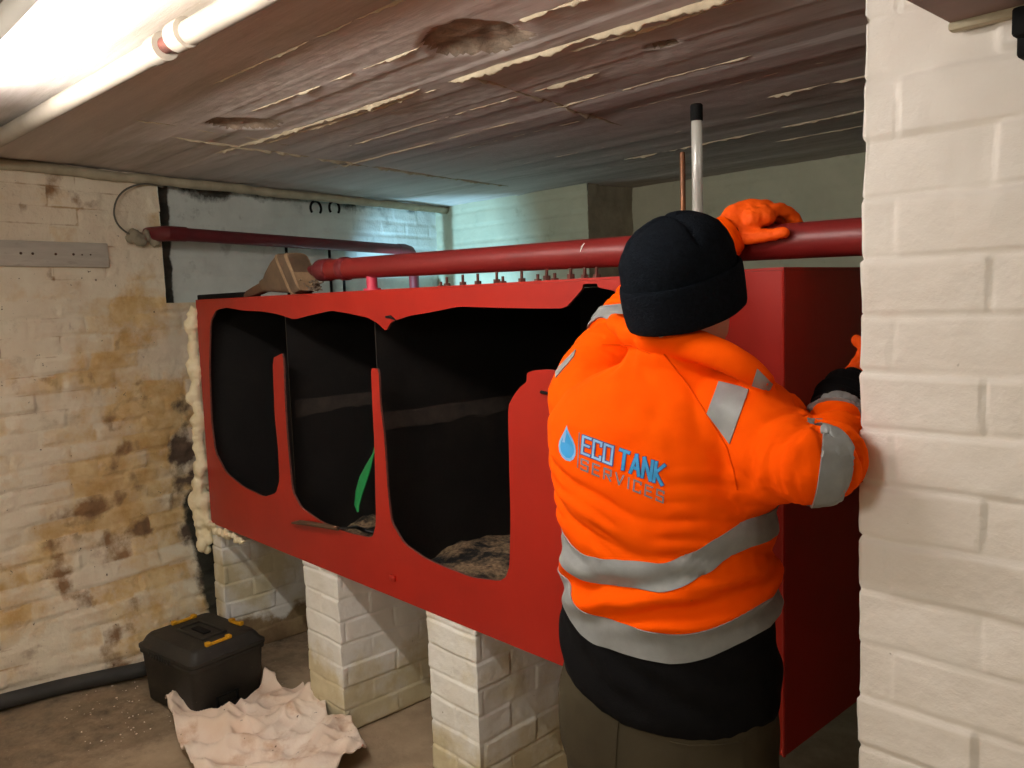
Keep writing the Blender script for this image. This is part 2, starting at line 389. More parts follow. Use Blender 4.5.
def fin2(a, b, w, h, seed, gap):
    a, b = Vector(a), Vector(b); d = (b-a); L = d.length; d /= L; nn = Vector((-d.y, d.x)); n = int(L/.01)+2; rings = []
    for i in range(n+1):
        t = i/n; c = a.lerp(b, t) + nn*.012*nz(t*L*5, seed); k = clamp(.78 + 1.0*fbm(t*L*6, seed, 2) + .45*nz(t*L*25, seed, 6) - gap*.8, 0, 1.2)*sm(0, .08, t)*sm(1, .92, t)
        ww = w*(.1+.8*k); hh = h*k*(1+.4*nz(t*L*50, seed)) - .002; z = CZ + ceil_h(c.x, c.y)
        rings.append([(c.x+nn.x*o_*ww, c.y+nn.y*o_*ww, z - q_*hh + (.004 if q_ == 0 else 0)) for o_, q_ in ((1, 0), (.8, .35), (.2, 1), (-.5, .7), (-1, 0))])
    mb.loft(rings, 1, cap=False, closed=False)
fin(-2.75, -.015, -1.24, .045, .011, .016, 1, .1); fin(-1.2, .052, -.1, .1, .011, .020, 2, 0)
fin(-2.4, .05, -1.2, .085, .009, .012, 12, .2); fin(-1.9, -.25, -.9, -.22, .006, .010, 3, .3)
fin(-1.65, -.50, -.4, -.46, .006, .009, 4, .3); fin(-2.4, .375, -.85, .365, .006, .010, 5, .45); fin(-1.05, .37, -.8, .37, .011, .012, 6, 0)
fin(-1.3, .61, -.4, .60, .006, .009, 7, .3); fin(-1.9, 1.72, -.3, 1.60, .007, .010, 8, .1); fin(-.7, 1.105, -.2, 1.10, .010, .012, 9, .1)
fin(-1.2, 1.95, -.3, 1.93, .006, .008, 10, .2); fin(-2.8, .62, -1.4, .63, .005, .007, 11, .5); fin(-2.3, .84, -.2, .85, .005, .007, 15, .6)
fin2((-2.42, -.354), (-2.86, 1.92), .011, .016, 21, .15); q0, q1 = onZ(471, 76, CZ), onZ(625, 127, CZ); fin2((q0.x, q0.y), (q1.x, q1.y), .011, .014, 22, .3); fin2((-2.20, -.55), (-2.35, .18), .005, .008, 23, .4)
fin(-.75, .13, 0, .17, .007, .010, 13, .2); fin(-2.6, 1.35, -.4, 1.34, .005, .006, 14, .7); fin(-.62, -.16, -.3, -.14, .010, .012, 17, .2)
me = mb.mesh('ceiling'); struct(obj('ceiling', me, [MT['ceiling'], MT['ceil_pale'], MT['ceil_pit']], None, True, 180))

# left wall: running skew to the tank; beyond s_r its upper part steps back
SR, ZR = .745, 1.735
def left_attr(p, z, s, k, j):
    q = Vector((p.x, p.y, 0)); ws = (q - LA).dot(LD)
    n1 = fbm(ws*3.0, z*3.0, 2, 6); n2 = fbm(ws*6, z*6, 9, 6); n3 = fbm(ws*2.2, z*1.2, 5, 6)
    rr = random.Random(int(k*131 + j*977)); rnd = rr.uniform(-.22, .22); rb = rr.uniform(-.25, .22)
    low = sm(1.75, .95, z)
    st = .20 + .70*math.exp(-((ws-.52)/.38)**2 - ((z-.95)/.80)**2) + .25*math.exp(-((ws+.2)/.5)**2 - ((z-.35)/.35)**2) + .55*n1 + rnd - .15*sm(1.6, 2.1, z)
    br = -.08 + .56*math.exp(-((ws-.40)/.24)**2 - ((z-.60)/.60)**2) + .32*math.exp(-((ws+.1)/.35)**2 - ((z-.35)/.3)**2) + .62*n2 + .3*n3 + rb
    bk = -.20 + .95*math.exp(-((ws-.80)/.13)**2)*low + .42*math.exp(-((ws-.31)/.05)**2 - ((z-.30)/.40)**2) + .5*n2
    bk += .35*sm(2.30, 2.36, z)  # shade under the trim painted into the wall top
    return {'joint': .95*JOINT[0]*clamp(.55+.6*n3), 'stain': clamp(st), 'brown': clamp(br), 'black': clamp(bk), 'gap_shade': clamp(1.15*sm(.70, .82, ws + .03*n1)*sm(.80, .62, z + .08*n2))}  # last entry paints the dark gap beside the end support into the wall
def left_bulge(q, z):
    ws = (q - LA).dot(LD)
    return .21*sm(.7, .0, z)*sm(-.35, .35, ws)
def wl(s): p = wallL(s, 0); return (p.x, p.y)
wl0 = wallL(-2.3, 0); 
o = brick_loop('wall_left', [wl(-2.3), wl(3.1), (wallL(3.1,0)-LN*.3)[:2], (wallL(-2.3,0)-LN*.3)[:2]][::-1] if False else [wl(3.1), wl(-2.3)][::-1], -.02, ZR, MT['wall_left'], .084, .25, .009, .0085, .0115, 4, 2.2, closed=False, extra=left_bulge, attr=left_attr)
struct(o); LOWER = o
o2 = brick_loop('wall_left_upper', [wl(-2.3), wl(SR)], ZR, CZ+.02, MT['wall_left'], .084, .25, .009, .006, .013, 4, 1.6, closed=False, attr=left_attr); struct(o2)
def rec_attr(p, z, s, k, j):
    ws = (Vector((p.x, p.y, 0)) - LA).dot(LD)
    return {'black': clamp(.05 + .6*sm(2.24, 2.36, z) + .5*fbm(p.y*2, z*3, 3) + 1.3*sm(SR+.135, SR+.085, ws + .012*nz(z*9)))}  # shadow strip at the step and shade under the trim, painted in
def wlo(s, off): p = wallL(s, 0, off); return (p.x, p.y)
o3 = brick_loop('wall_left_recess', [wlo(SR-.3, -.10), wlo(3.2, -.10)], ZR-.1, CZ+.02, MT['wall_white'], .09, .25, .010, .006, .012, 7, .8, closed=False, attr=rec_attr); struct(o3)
mb = MB()
a, b = wallL(SR, ZR, .002), wallL(SR, CZ+.02, .002); c, d = wallL(SR, CZ+.02, -.12), wallL(SR, ZR, -.12)
mb.add([a, b, c, d], [(0,1,2,3)])
a, b, c, d = wallL(SR-.005, ZR, 0), wallL(3.2, ZR, 0), wallL(3.2, ZR, -.12), wallL(SR-.005, ZR, -.12)
mb.add([a, b, c, d], [(0,1,2,3)])
struct(mb.build('wall_left_ledge', MT['wall_white'], None, False))

# back walls: the left block stands proud of the right one
o = brick_loop('wall_back', [(-4.3, 2.20), (-2.512, 2.20)], -.02, CZ+.03, MT['wall_back'], .105, .30, .011, .007, .012, 11, 1.3, closed=False); struct(o)
o = brick_loop('wall_back_right', [(-2.55, 2.63), (2.6, 2.63)], -.02, CZ+.03, MT['wall_back'], .105, .34, .011, .005, .014, 13, 1.2, closed=False); struct(o)
o = brick_loop('wall_back_return', [(-2.512, 2.20), (-2.512, 2.66)], -.02, CZ+.03, MT['bare_render'], .10, .2, .012, .003, .02, 15, 2.2, closed=False); struct(o)
# the walls behind and beside the photographer close the room
mb = MB(); mb.box((-1, -3.35, 1.18), (7.6, .1, 2.5)); struct(mb.build('wall_front', MT['wall_back'], None, False))
mb = MB(); mb.box((2.55, -.2, 1.18), (.1, 6.4, 2.5)); struct(mb.build('wall_right', MT['wall_back'], None, False))

# white brick pier in the foreground right
def pier_extra(q, z): return 0
o = brick_loop('brick_pier', [(.332, .10), (.332, -.36), (1.5, -.36), (1.5, .10)], 0, CZ+.012, MT['pier'], .087, .26, .0052, .0042, .0050, 21, 1.05)
tag(o, 'large white-painted brick pier filling the right edge, beside the man\'s elbow', 'pier')

# three low brick supports under the tank
def pil_attr(p, z, s, k, j):
    n1 = fbm(p.x*4, p.y*4, z*4)
    return {'stain': clamp(.15 + .75*sm(.42, .08, z) + .5*n1), 'brown': clamp(-.1 + .55*sm(.16, 0, z) + .5*n1)}
def pil0_attr(p, z, s, k, j):
    n1 = fbm(p.x*4, p.y*4, z*4)
    return {'stain': clamp(.55 + .6*n1), 'brown': clamp(.05 + .85*sm(.30, .08, z) + .7*n1)}
G = 'low brick supports under the tank'
for (xa, xb, yb, lab, at, sd) in ((-2.165, -1.90, .62, 'middle white brick support under the tank, standing behind the crumpled sheet', pil_attr, 31),
                                 (-1.325, -1.072, .66, 'white brick support under the tank nearest the man, cut off by the bottom edge', pil_attr, 32),
                                 (-3.07, -2.965, .60, 'dingy narrow brick support at the far left end of the tank, behind the toolbox', pil0_attr, 33)):
    o = brick_loop('brick_support', [(xa, yb), (xa, 0.004), (xb, 0.004), (xb, yb)], 0, .654, MT['pillar'], .0905, .235, .0065, .0045, .0048, sd, 1.0, attr=at)
    tag(o, lab, 'brick support', G)

# cream trim along the top of the left wall
mb = MB(); path = [wallL(s, CZ-.028 + .006*nz(s*3), .025 + .006*nz(s*2, 5)) for s in [-2.2 + 5.2*i/90 for i in range(91)]]
mb.tube(path, [.024*(1+.25*nz(i*.7)) for i in range(91)], 10)
struct(mb.build('trim_1', MT['trim'], None, True, 180))
# fallen crumbs on the floor by the wall
rnd = random.Random(5); mb = MB()
for i in range(60):
    x, y = rnd.uniform(-3.0, -2.5), rnd.gauss(-.55, .12)
    r_ = rnd.uniform(.0015, .0045); mb.ball((x, y, floor_h(x, y)+r_*.5), r_, 5, 3, sc=(1, rnd.uniform(.6, 1.4), .7))
tag(mb.build('plaster_crumbs', MT['sheet']), 'pale plaster crumbs scattered over the dirty floor at lower left', 'debris', kind='stuff')

# ------------------------------------------------------------------ light fitting and ceiling conduit
t = thing('fluorescent_light', 'glowing fluorescent batten on the ceiling at the top left corner', 'ceiling light', (-1.05, -1.13, CZ))
MB().box((-1.05, -1.115, 2.332), (1.86, .06, .075), 0, 0, .006).build('batten_housing', MT['white_metal'], t)
mb = MB(); mb.tube([(-1.93, -1.115, 2.262), (-.17, -1.115, 2.262)], .013, 14); mb.build('light_tube', MT['tubeglow'], t)
for x in (-1.955, -.145):
    MB().box((x, -1.115, 2.275), (.025, .032, .06), 0, 0, .004).build('lamp_holder', MT['white_metal'], t)

t = thing('ceiling_conduit', 'white painted pipe with a coupling running along the ceiling beside the light', 'pipe', (-1.5, -.79, 2.34))
cy = lambda x: -.79 - .03*(x+1.2)*-.5 - .012
mb = MB(); mb.tube([(x, -.775 + .05*(x+.755)*.9, 2.337) for x in (-3.2, -2.6, -1.9, -1.20)], .029, 16); mb.build('pipe_run', MT['galv'], t)
mb = MB(); mb.tube([(x, -.775 + .05*(x+.755)*.9, 2.337) for x in (-1.11, -.6, .2, .9)], .029, 16); mb.build('pipe_run', MT['galv'], t)
mb = MB(); mb.tube([(-1.19, -.798, 2.337), (-1.11, -.795, 2.337)], .020, 14); mb.build('joint_core', MT['rust'], t)
for xa in (-1.25, -1.118):
    mb = MB(); mb.tube([(xa, -.799, 2.337), (xa+.055, -.796, 2.337)], .035, 16); mb.build('coupling_ring', MT['galv'], t)
    for a in (0, 1):
        pass
mb = MB(); mb.ball((-1.22, -.825, 2.318), .006, 8, 5); mb.build('clamp_screw', MT['white_metal'], t); mb = MB(); mb.ball((-1.085, -.822, 2.318), .006, 8, 5); mb.build('clamp_screw', MT['white_metal'], t)

# ------------------------------------------------------------------ the red tank
L0, ZB, ZT, TD = -3.056, .656, 1.736, 1.2
tank = thing('oil_tank', 'long red steel tank with big openings cut in its front, on brick supports', 'tank', (L0/2, TD/2, ZB))
OPEN = [(210,322),(216,310),(226,307.5),(243,310.5),(264,311.5),(279,314.5),(294,319.5),(307,316),(331,310.5),(349,313.5),(367,317.5),(377,323),(386,331),
        (391,322),(408,316),(432,312),(458,306.5),(490,307.5),(530,308.5),(565,308.5),(582,289.5),(583,284),(597,283.5),(598,287.5),(616,291),(626,330),(620,372),(600,385),(560,371),(547,369.5),(533,370.5),
        (527,373),(526.5,382),(520,387),(514,395),(509,404),(508,414),(509,455),(510.5,520),(509.5,566),(506,577),(500,581),(473,578),(444,567),(424,558),(404,544),(391,522),(387.5,491),(384,435),(380,405),(378.5,369),
        (371,368),(372,397),(374.5,449),(376,525),(372,538),(349,533),(321,522),(301,508),(292,491),(287,438),(284.5,396),(283,353),
        (272.5,358),(274.5,414),(278,449),(279.5,480),(276,493),(264,497),(243,487),(226,473),(215,452),(211,421),(209,368)]
ZOFF = 0
hole = [onY(px, py, 0) for px, py in OPEN]
cu = bpy.data.curves.new('panel', 'CURVE'); cu.dimensions = '2D'; cu.fill_mode = 'BOTH'; cu.extrude = .004
def spl(pts, cyc=True):
    sp = cu.splines.new('POLY'); sp.points.add(len(pts)-1)
    for q, p in zip(sp.points, pts): q.co = (p[0], p[1], 0, 1)
    sp.use_cyclic_u = True
spl([(L0, ZB), (0, ZB), (0, ZT), (L0, ZT)])
# smooth the torch-cut outline a little
hp = [(p.x, p.z) for p in hole]; sp_ = []
for i in range(len(hp)):
    a, b = hp[i], hp[(i+1) % len(hp)]
    sp_ += [(a[0]*.88+b[0]*.12, a[1]*.88+b[1]*.12), (a[0]*.12+b[0]*.88, a[1]*.12+b[1]*.88)]
spl(sp_[::-1])
co = bpy.data.objects.new('panel', cu); COL.objects.link(co)
me = evaluated(co); bpy.data.objects.remove(co)
me.transform(Matrix.Rotation(PI/2, 4, 'X')); me.transform(Matrix.Translation((0, .004, 0)))
for p in me.polygons:
    n = p.normal; p.material_index = 0 if n.y < -.5 else (2 if n.y > .5 else 1)
    if p.material_index == 1 and (abs(p.center.x) < .01 or abs(p.center.x-L0) < .01 or abs(p.center.z-ZB) < .005 or abs(p.center.z-ZT) < .005): p.material_index = 0
obj('front_panel', me, [MT['red'], MT['red_edge'], MT['tank_in']], tank, False)
def plate(name, c, d, outn, mo='red', mi='tank_in', bumps=None):
    mb = MB().box(c, d); me = mb.mesh(name)
    for p in me.polygons: p.material_index = 0 if p.normal.dot(Vector(outn)) > -.5 else 1
    return obj(name, me, [MT[mo], MT[mi]], tank, False)
plate('end_panel', (-.003, .008+(TD-.008)/2, (ZB+ZT)/2), (.006, TD-.008, ZT-ZB), (1,0,0))
plate('end_panel', (L0+.003, .008+(TD-.008)/2, (ZB+ZT)/2), (.006, TD-.008, ZT-ZB), (-1,0,0))
plate('top_plate', (L0/2, TD/2, ZT+.0035), (-L0, TD, .006), (0,0,1))
plate('bottom_plate', (L0/2, .008+(TD-.008)/2, ZB+.004), (-L0-.014, TD-.01, .006), (0,0,-1))
plate('back_plate', (L0/2, TD-.003, (ZB+ZT)/2+.002), (-L0-.014, .006, ZT-ZB-.006), (0,1,0))
# weld bead down the right corner
mb = MB(); mb.tube([(-.001+.0008*nz(i*1.3), .0005, ZB + (ZT-ZB)*i/90) for i in range(91)], [.0042*(1+.35*nz(i*2.1)) for i in range(91)], 8)
mb.build('weld_bead', MT['red'], tank)
# inside: stay angles, baffles and the tide mark of dried oil
zt = onX(440, 414, -1.66).z
for x in (-2.335, -1.665):
    bf = plate('baffle', (x, .63, (ZB+ZT)/2+.003), (.006, 1.10, ZT-ZB-.016), (0,0,1), 'tank_in')
    n = 60; mb = MB(); top = []; bot = []
    for i in range(n+1):
        y = .10 + 1.05*i/n
        top.append((x+.0042, y, zt+.035 + .006*fbm(y*3, 1, x))); bot.append((x+.0042, y, zt-.03 + .018*fbm(y*5, 4, x) - .02*max(0, nz(y*14, x))))
    mb.add(top+bot, [(i+1, i, n+1+i, n+2+i) for i in range(n)]); mb.add([(p[0]-.001, p[1], p[2]) for p in top+bot], [(i, i+1, n+2+i, n+1+i) for i in range(n)])
    mb.build('residue_band', MT['residue'], bf, False)
# bolts along the top flange
BX = [(441,4),(447,7),(463,8),(478,8),(497,9),(503,5),(522,8),(538,5),(547,10),(555,5),(571,10),(585,8),(597,7)]
for i, (px, h) in enumerate(BX):
    p = onY(px, 284, .09); x = p.x; hh = h*.0030
    mb = MB(); mb.tube([(x, .09, ZT+.006), (x, .09, ZT+.006+hh*1.5)], .0045, 8); mb.tube([(x, .09, ZT+.006), (x, .09, ZT+.006+hh*.55)], .011, 6)
    mb.build('flange_bolt', MT['rust'], tank)
# curled off-cut and small nicks at the cut edges
c0 = onY(386, 317, -.006); mb = MB(); mb.tube([c0, c0+Vector((.035, -.006, .001)), c0+Vector((.062, -.004, -.012))], [.004, .005, .002], 8); mb.build('cut_burr', MT['black'], tank)
c0 = onY(541, 392, -.004); mb = MB(); mb.tube([c0, c0+Vector((.03, -.002, -.002))], [.005, .004], 8); mb.build('cut_burr', MT['black'], tank)
c0 = onY(393, 578, -.004); mb = MB(); mb.box(c0, (.03, .012, .022), 0, 0, .003); mb.build('drain_boss', MT['red'], tank)
# absorbent granules on the tank floor
mb = MB(); nx_, ny_ = 150, 50
def slz(x, y): return ZB+.008 + max(.001, .035 + .05*fbm(x*3, y*3, 7, 4) + .012*nz(x*22, y*22) + .05*math.exp(-((x+1.25)/.35)**2)*math.exp(-((y-.5)/.3)**2)) * sm(0, .05, y-.012)
mb.add([(L0+.02+(-L0-.04)*i/nx_, .012+1.17*j/ny_, slz(L0+.02+(-L0-.04)*i/nx_, .012+1.17*j/ny_)) for j in range(ny_+1) for i in range(nx_+1)],
       [(j*(nx_+1)+i, j*(nx_+1)+i+1, (j+1)*(nx_+1)+i+1, (j+1)*(nx_+1)+i) for j in range(ny_) for i in range(nx_)])
tag(mb.build('absorbent_granules', MT['sludge'], None, True, 180), 'brown oily granules spread over the floor inside the red tank', 'granules', kind='stuff')
# expanding foam sealing the tank's left edge
mb = MB(); rnd = random.Random(3)
pts = [(196,308),(195,330),(196,352),(199,375),(199,398),(202,420),(201,440),(204,460),(203,480),(206,500),(205,520),(209,545)]
path = []; rad = []
for i in range(len(pts)-1):
    for k in range(6):
        tt = k/6; px = pts[i][0]*(1-tt)+pts[i+1][0]*tt; py = pts[i][1]*(1-tt)+pts[i+1][1]*tt
        p = onY(px, py, .0); p.x = min(p.x, L0-.004); path.append(p + Vector((.006*nz(py*.05, 1), -.012+.01*nz(py*.06, 4), 0)))
        rad.append(.033*(.8 + .65*nz(py*.085, 9) + .4*nz(py*.21, 2)) + .014*sm(440, 520, py))
mb.tube(path, rad, 10)
for i in range(60):
    k = rnd.randrange(len(path)); q = path[k]; r_ = rad[k]*rnd.uniform(.5, .95)
    mb.ball(q + Vector((rnd.uniform(-.6, .4)*rad[k], -rnd.uniform(.1, .9)*rad[k], rnd.uniform(-.02, .02))), r_, 8, 6, sc=(1, .9, rnd.uniform(.8, 1.5)))
for i in range(46):
    tt = rnd.random(); px = 208+36*tt; py = 524+17*tt + rnd.uniform(-2, 6)*(1-.5*tt); mb.ball(onY(px, py, -.004 + rnd.uniform(-.01, .01)), rnd.uniform(.008, .022)*(1.1-.5*tt), 7, 5, sc=(rnd.uniform(.8, 1.5), 1, rnd.uniform(.7, 1.2)))
for (px, py, r_) in ((207,549,.026), (206,520,.034), (204,529,.032), (209,540,.026)): mb.ball(onY(px, py, -.012), r_, 8, 6, sc=(1, .8, 1))
me = remesh(mb, .006, 3); displace(me, lambda c, n: .003*nz(c.x*70, c.y*70, c.z*70))
tag(obj('expanding_foam_bead', me, MT['foam'], None, True, 180), 'lumpy cream expanding foam down the left edge of the red tank', 'foam')

# ------------------------------------------------------------------ pipes
PY = .10
def pz(x): return 1.800 + (x+.0)*-.0165 + .001
t = thing('main_pipe', 'thick red pipe running along above the tank, gripped by the gloved hand', 'pipe', (-1.0, PY, 1.82))
mb = MB(); mb.tube([(-2.02, PY, pz(-2.02)), (-1, PY, pz(-1)), (0, PY, pz(0)), (.33, PY, pz(.33)), (.349, PY, pz(.34))], .0395, 28); mb.build('pipe_run', MT['pipe_red'], t)
mb = MB(); mb.tube([(-2.075, PY, pz(-2.0)), (-2.06, PY, pz(-2.)), (-2.05, PY, pz(-2.)), (-1.985, PY, pz(-2.)), (-1.98, PY, pz(-2.))], [.030, .041, .044, .044, .0405], 20); mb.build('pipe_union', MT['pipe_dark'], t)
mb = MB(); mb.tube([(-1.90, PY, pz(-1.9)), (-1.89, PY, pz(-1.9)), (-1.86, PY, pz(-1.86)), (-1.85, PY, pz(-1.85))], [.0400, .0445, .0445, .0400], 20); mb.build('socket_ring', MT['pipe_dark'], t)
mb = MB(); mb.tube([(-2.13, PY, pz(-2.1)), (-2.07, PY, pz(-2.06))], .022, 14); mb.build('end_nipple', MT['pipe_dark'], t)
for x in (-1.70, -.42):
    mb = MB(); mb.tube([(x, PY, ZT+.0066), (x, PY, pz(x)-.02)], .020, 14); mb.tube([(x, PY, ZT+.0066), (x, PY, ZT+.016)], .032, 14); mb.build('stub_valve', MT['pink'] if x < -1 else MT['pipe_red'], t)
mb = MB(); mb.tube([(-.632, PY-.0385, pz(-.63)+.004), (-.628, PY-.036, pz(-.63)+.018), (-.624, PY-.030, pz(-.63)+.027)], [.0012,.0022,.001], 6); mb.build('paint_chip', MT['white_metal'], t)

t = thing('wall_pipe', 'thinner dark red pipe along the left wall, turning down behind the tank', 'pipe', tuple(onL(155, 232, .06)))
pA = onL(170, 232, .075); pB = onL(404, 249, .075); ps = onL(152, 234, .0)
pA = Vector((pA.x, pA.y, 2.075)); pB = Vector((pB.x, pB.y, 2.045))
mb = MB(); mb.tube([pA, (pA+pB)/2, pB], .0335, 18); mb.build('pipe_run', MT['pipe_dark'], t)
w0 = pA - LN*.14; mb = MB(); mb.tube([w0+LD*-.05, w0+LN*.05+LD*-.048, w0+LN*.10+LD*-.03, pA-LD*.01, pA+LD*.085], [.036, .037, .038, .038, .037], 16); mb.build('elbow', MT['pipe_dark'], t)
mb = MB(); mb.tube([pB-LD*.06, pB, pB+LD*.05+Vector((0,0,-.012)), pB+LD*.08+Vector((0,0,-.045)), pB+LD*.085+Vector((0,0,-.10))], [.037, .038, .040, .038, .037], 16); mb.build('elbow', MT['pipe_dark'], t)
mb = MB(); e = pB+LD*.085; mb.tube([e+Vector((0,0,-.09)), Vector((e.x, e.y, .01))], .0335, 16); mb.build('down_pipe', MT['pipe_dark'], t)

# ragged mortar plug where the wall pipe leaves the wall, thin wire loop, timber board, pipe clips, hanging cables
c = onL(144, 236, .0); mb = MB()
rnd = random.Random(8)
for i in range(14): mb.ball(c + LD*rnd.uniform(-.07, .06) + LN*rnd.uniform(-.01, .02) + Vector((0,0,rnd.uniform(-.035,.02))), rnd.uniform(.014,.03), 7, 5)
me = remesh(mb, .006, 1); displace(me, lambda c, n: .003*nz(c.x*90, c.y*90, c.z*90))
tag(obj('mortar_plug', me, MT['bare_render'], None, True, 180), 'ragged grey mortar lump where the thin red pipe enters the left wall', 'mortar')
loop = [(163,187),(150,184),(137,185),(125,190),(117,199),(114,211),(116,221),(122,229),(131,235)]
mb = MB(); mb.tube(wspline([onL(px, py, .012) for px, py in loop]), .0045, 8); tag(mb.build('wire_loop', MT['wire']), 'thin grey wire looping on the left wall above the pipe elbow', 'wire')
t = thing('wall_board', 'pale timber board with screw heads fixed on the left wall', 'board', tuple(wallL(0, 1.97, 0)))
sB = .448; mb = MB(); mb.box(wallL((sB-1.6)/2, 1.966, .013), (sB+1.6, .026, .112), math.atan2(LD.y, LD.x), 0, .003); mb.build('plank', MT['board'], t)
for s_ in (.05, .10, .20, .28, .32, .36): mb = MB(); q = wallL(s_, 1.966+.006*nz(s_*40), .027); mb.ball(q, .006 if s_ < .3 else .004, 8, 5); mb.build('screw_head', MT['screw'], t)
for i, px in enumerate((314.5, 333)):
    q = onL(px, 205, -.07); mb = MB()
    ring = [q + LD*(.042*math.cos(a)) + Vector((0,0,.042*math.sin(a)-.02)) + LN*.01 for a in [R(-40+260*k/14) for k in range(15)]]
    mb.tube(ring, .0075, 8); mb.tube([q+LN*.01+Vector((0,0,.022)), q+LN*.01+Vector((0,0,.055))], .008, 8); mb.tube([q+LN*.01+Vector((0,0,.05))-LD*.04, q+LN*.01+Vector((0,0,.05))+LD*.04], .007, 8)
    mb.tube([q+LN*.012+Vector((0,0,.05)), q-LN*.04+Vector((0,0,.05))], .007, 8)
    tag(mb.build('pipe_clip', MT['black']), ('left-hand' if i == 0 else 'right-hand') + ' of two empty black pipe clips under the ceiling trim', 'pipe clip', 'empty pipe clips')
for i, (px, y1_) in enumerate(((286,246),(329,246),(343,262))):
    q = onL(px, y1_, -.09); q2 = onL(px, 306, -.09)
    mb = MB(); mb.tube([Vector((q.x, q.y, q.z)) , Vector((q.x, q.y, 1.1))], .009, 8)
    tag(mb.build('hanging_cable', MT['black']), ('thin black cable hanging behind the flared brush', 'thin black cable hanging behind the left end of the thick pipe', 'thin black cable just right of another, behind the thick pipe')[i], 'cable', 'black cables hanging on the far left wall')

# copper rod and clear sight tube standing on the tank
mb = MB(); mb.tube([(-.467, .3, ZT+.0067), (-.467, .3, 2.07), (-.467, .3, 2.076)], [.0075, .0075, .006], 14); tag(mb.build('copper_rod', MT['copper']), 'slim upright copper rod left of the clear tube, above the beanie', 'rod')
t = thing('sight_tube', 'clear upright plastic tube with a black cap, above the beanie', 'tube', (-.42, .3, ZT+.0067))
mb = MB(); mb.tube([(-.42, .3, ZT+.0067), (-.42, .3, 2.165)], .0145, 18); mb.build('clear_sleeve', MT['clear'], t)
mb = MB(); mb.tube([(-.42, .3, 2.150), (-.42, .3, 2.19), (-.42, .3, 2.194)], [.0165, .0165, .013], 18); mb.build('cap', MT['black'], t)
mb = MB(); mb.tube([(-.422, .3, ZT+.01), (-.422, .3, 2.03)], .0055, 10); mb.build('reflection_rod', MT['pink_reflection'], t)  # maroon rod put in for the pinkish reflection inside the tube

# black rubber strip and flared brush on the tank top
a, b = onY(204, 297, .16), onY(250, 294, .16)
mb = MB(); mb.box((a.x*.5+b.x*.5+.02, .16, ZT+.0066+.014), (abs(b.x-a.x)+.02, .08, .028), 0, 0, .004); tag(mb.build('rubber_strip', MT['black']), 'flat black strip on the far left end of the tank top', 'strip')
t = thing('flared_hand_brush', 'dirty brown flared brush lying on its side on the tank top, handle leftward', 'brush', tuple(onY(283, 292, .06)))
def B(px, py, dy=0): return onY(px, py, .06) + Vector((0, dy, 0))
def slab(lst, n=4):   # list of (centre px,py , half height vector px, half depth)
    rings = []
    for (px, py, vx, vy, hd) in lst:
        c = B(px, py); v = (B(px+vx, py+vy) - B(px-vx, py-vy))*.5; ring = []
        for k in range(16):
            a = 2*PI*(k+.5)/16; ca, sa = math.cos(a), math.sin(a); e = .28
            ring.append(c + v*(math.copysign(abs(ca)**e, ca)) + Vector((0, hd*math.copysign(abs(sa)**e, sa), 0)))
        rings.append(ring)
    return rings
mb = MB(); mb.loft(slab([(246,296.5,.5,1,.010),(250,294,1.2,3,.017),(258,290.5,1.5,4.2,.019),(267,286,1.8,4.6,.020),(270,285,1.8,4.6,.02)])); mb.build('handle', MT['wood'], t)
mb = MB(); mb.loft(slab([(266,286.5,2.4,5.4,.024),(269,285,2.6,6.2,.026),(271,284.5,2.6,6.4,.026)])); mb.build('ferrule', MT['brush_body'], t)
mb = MB(); mb.loft(slab([(270,285,2.6,6.6,.026),(276,281.5,4.4,10.5,.034),(284,277.5,6.5,15,.042),(291,274.5,7.8,18.5,.047),(294,273.5,8.4,20,.048)])); mb.build('brush_body', MT['brush_body'], t)
mb = MB(); mb.loft(slab([(292.5,274.5,8.6,20.3,.050),(294.5,274,8.8,20.6,.050)])); mb.loft(slab([(301.5,271.5,8.2,19,.050),(304,272,7.8,18.5,.048)])); mb.build('edge_highlight_band', MT['highlight_pale'], t)  # edge highlights painted in as lighter bands
mb = MB(); mb.loft(slab([(294,274,8.4,20,.048),(302,271.5,8.0,18.8,.047),(304,272,7.4,18,.044)])); mb.build('back_panel', MT['brush_body'], t)
mb = MB(); rnd = random.Random(2)
for i in range(70):
    px, py = rnd.uniform(296, 315), rnd.uniform(281, 291); q = B(px, py, rnd.uniform(-.03, .03)); q.z = max(q.z, ZT+.014)
    d = Vector((rnd.uniform(.01, .03), rnd.uniform(-.015, .015), rnd.uniform(-.01, .012))); q2 = q+d; q2.z = max(q2.z, ZT+.011)
    mb.tube([q, q2], [.004, .0025], 5)
mb.build('bristles', MT['bristle'], t)['kind'] = 'stuff'

# scraper on the cut edge and green brush stem inside
t = thing('wooden_handled_scraper', 'wooden-handled scraper lying across the lower edge of the middle opening', 'scraper', tuple(onY(330, 528, -.02)))
h = [onY(x, y, yy) for x, y, yy in ((292,523,-.015),(300,522.5,-.02),(312,524,-.02),(325,526,-.02),(338,528.5,-.014))]
mb = MB(); mb.tube(h, [.004, .010, .0105, .010, .009], 10); mb.build('handle', MT['wood'], t)
h = [onY(x, y, yy) for x, y, yy in ((336,528,-.014),(346,528,.0),(356,527,.05),(364,530,.09),(376,533,.12))]
mb = MB(); mb.tube(h, [.008, .008, .016, .022, .020], 10, flat=.4); mb.build('blade', MT['tank_in'], t)
mb = MB(); h = [onY(*q) for q in ((377,440,.16),(373,455,.16),(368,468,.155),(363,480,.15),(359,493,.14),(357,505,.13),(358,512,.125))]
mb.tube(h, [.004, .006, .018, .025, .023, .017, .006], 10, flat=.3, upv=(0,1,0)); tag(mb.build('green_spatula', MT['green']), 'green plastic blade standing inside the middle opening of the tank', 'spatula')

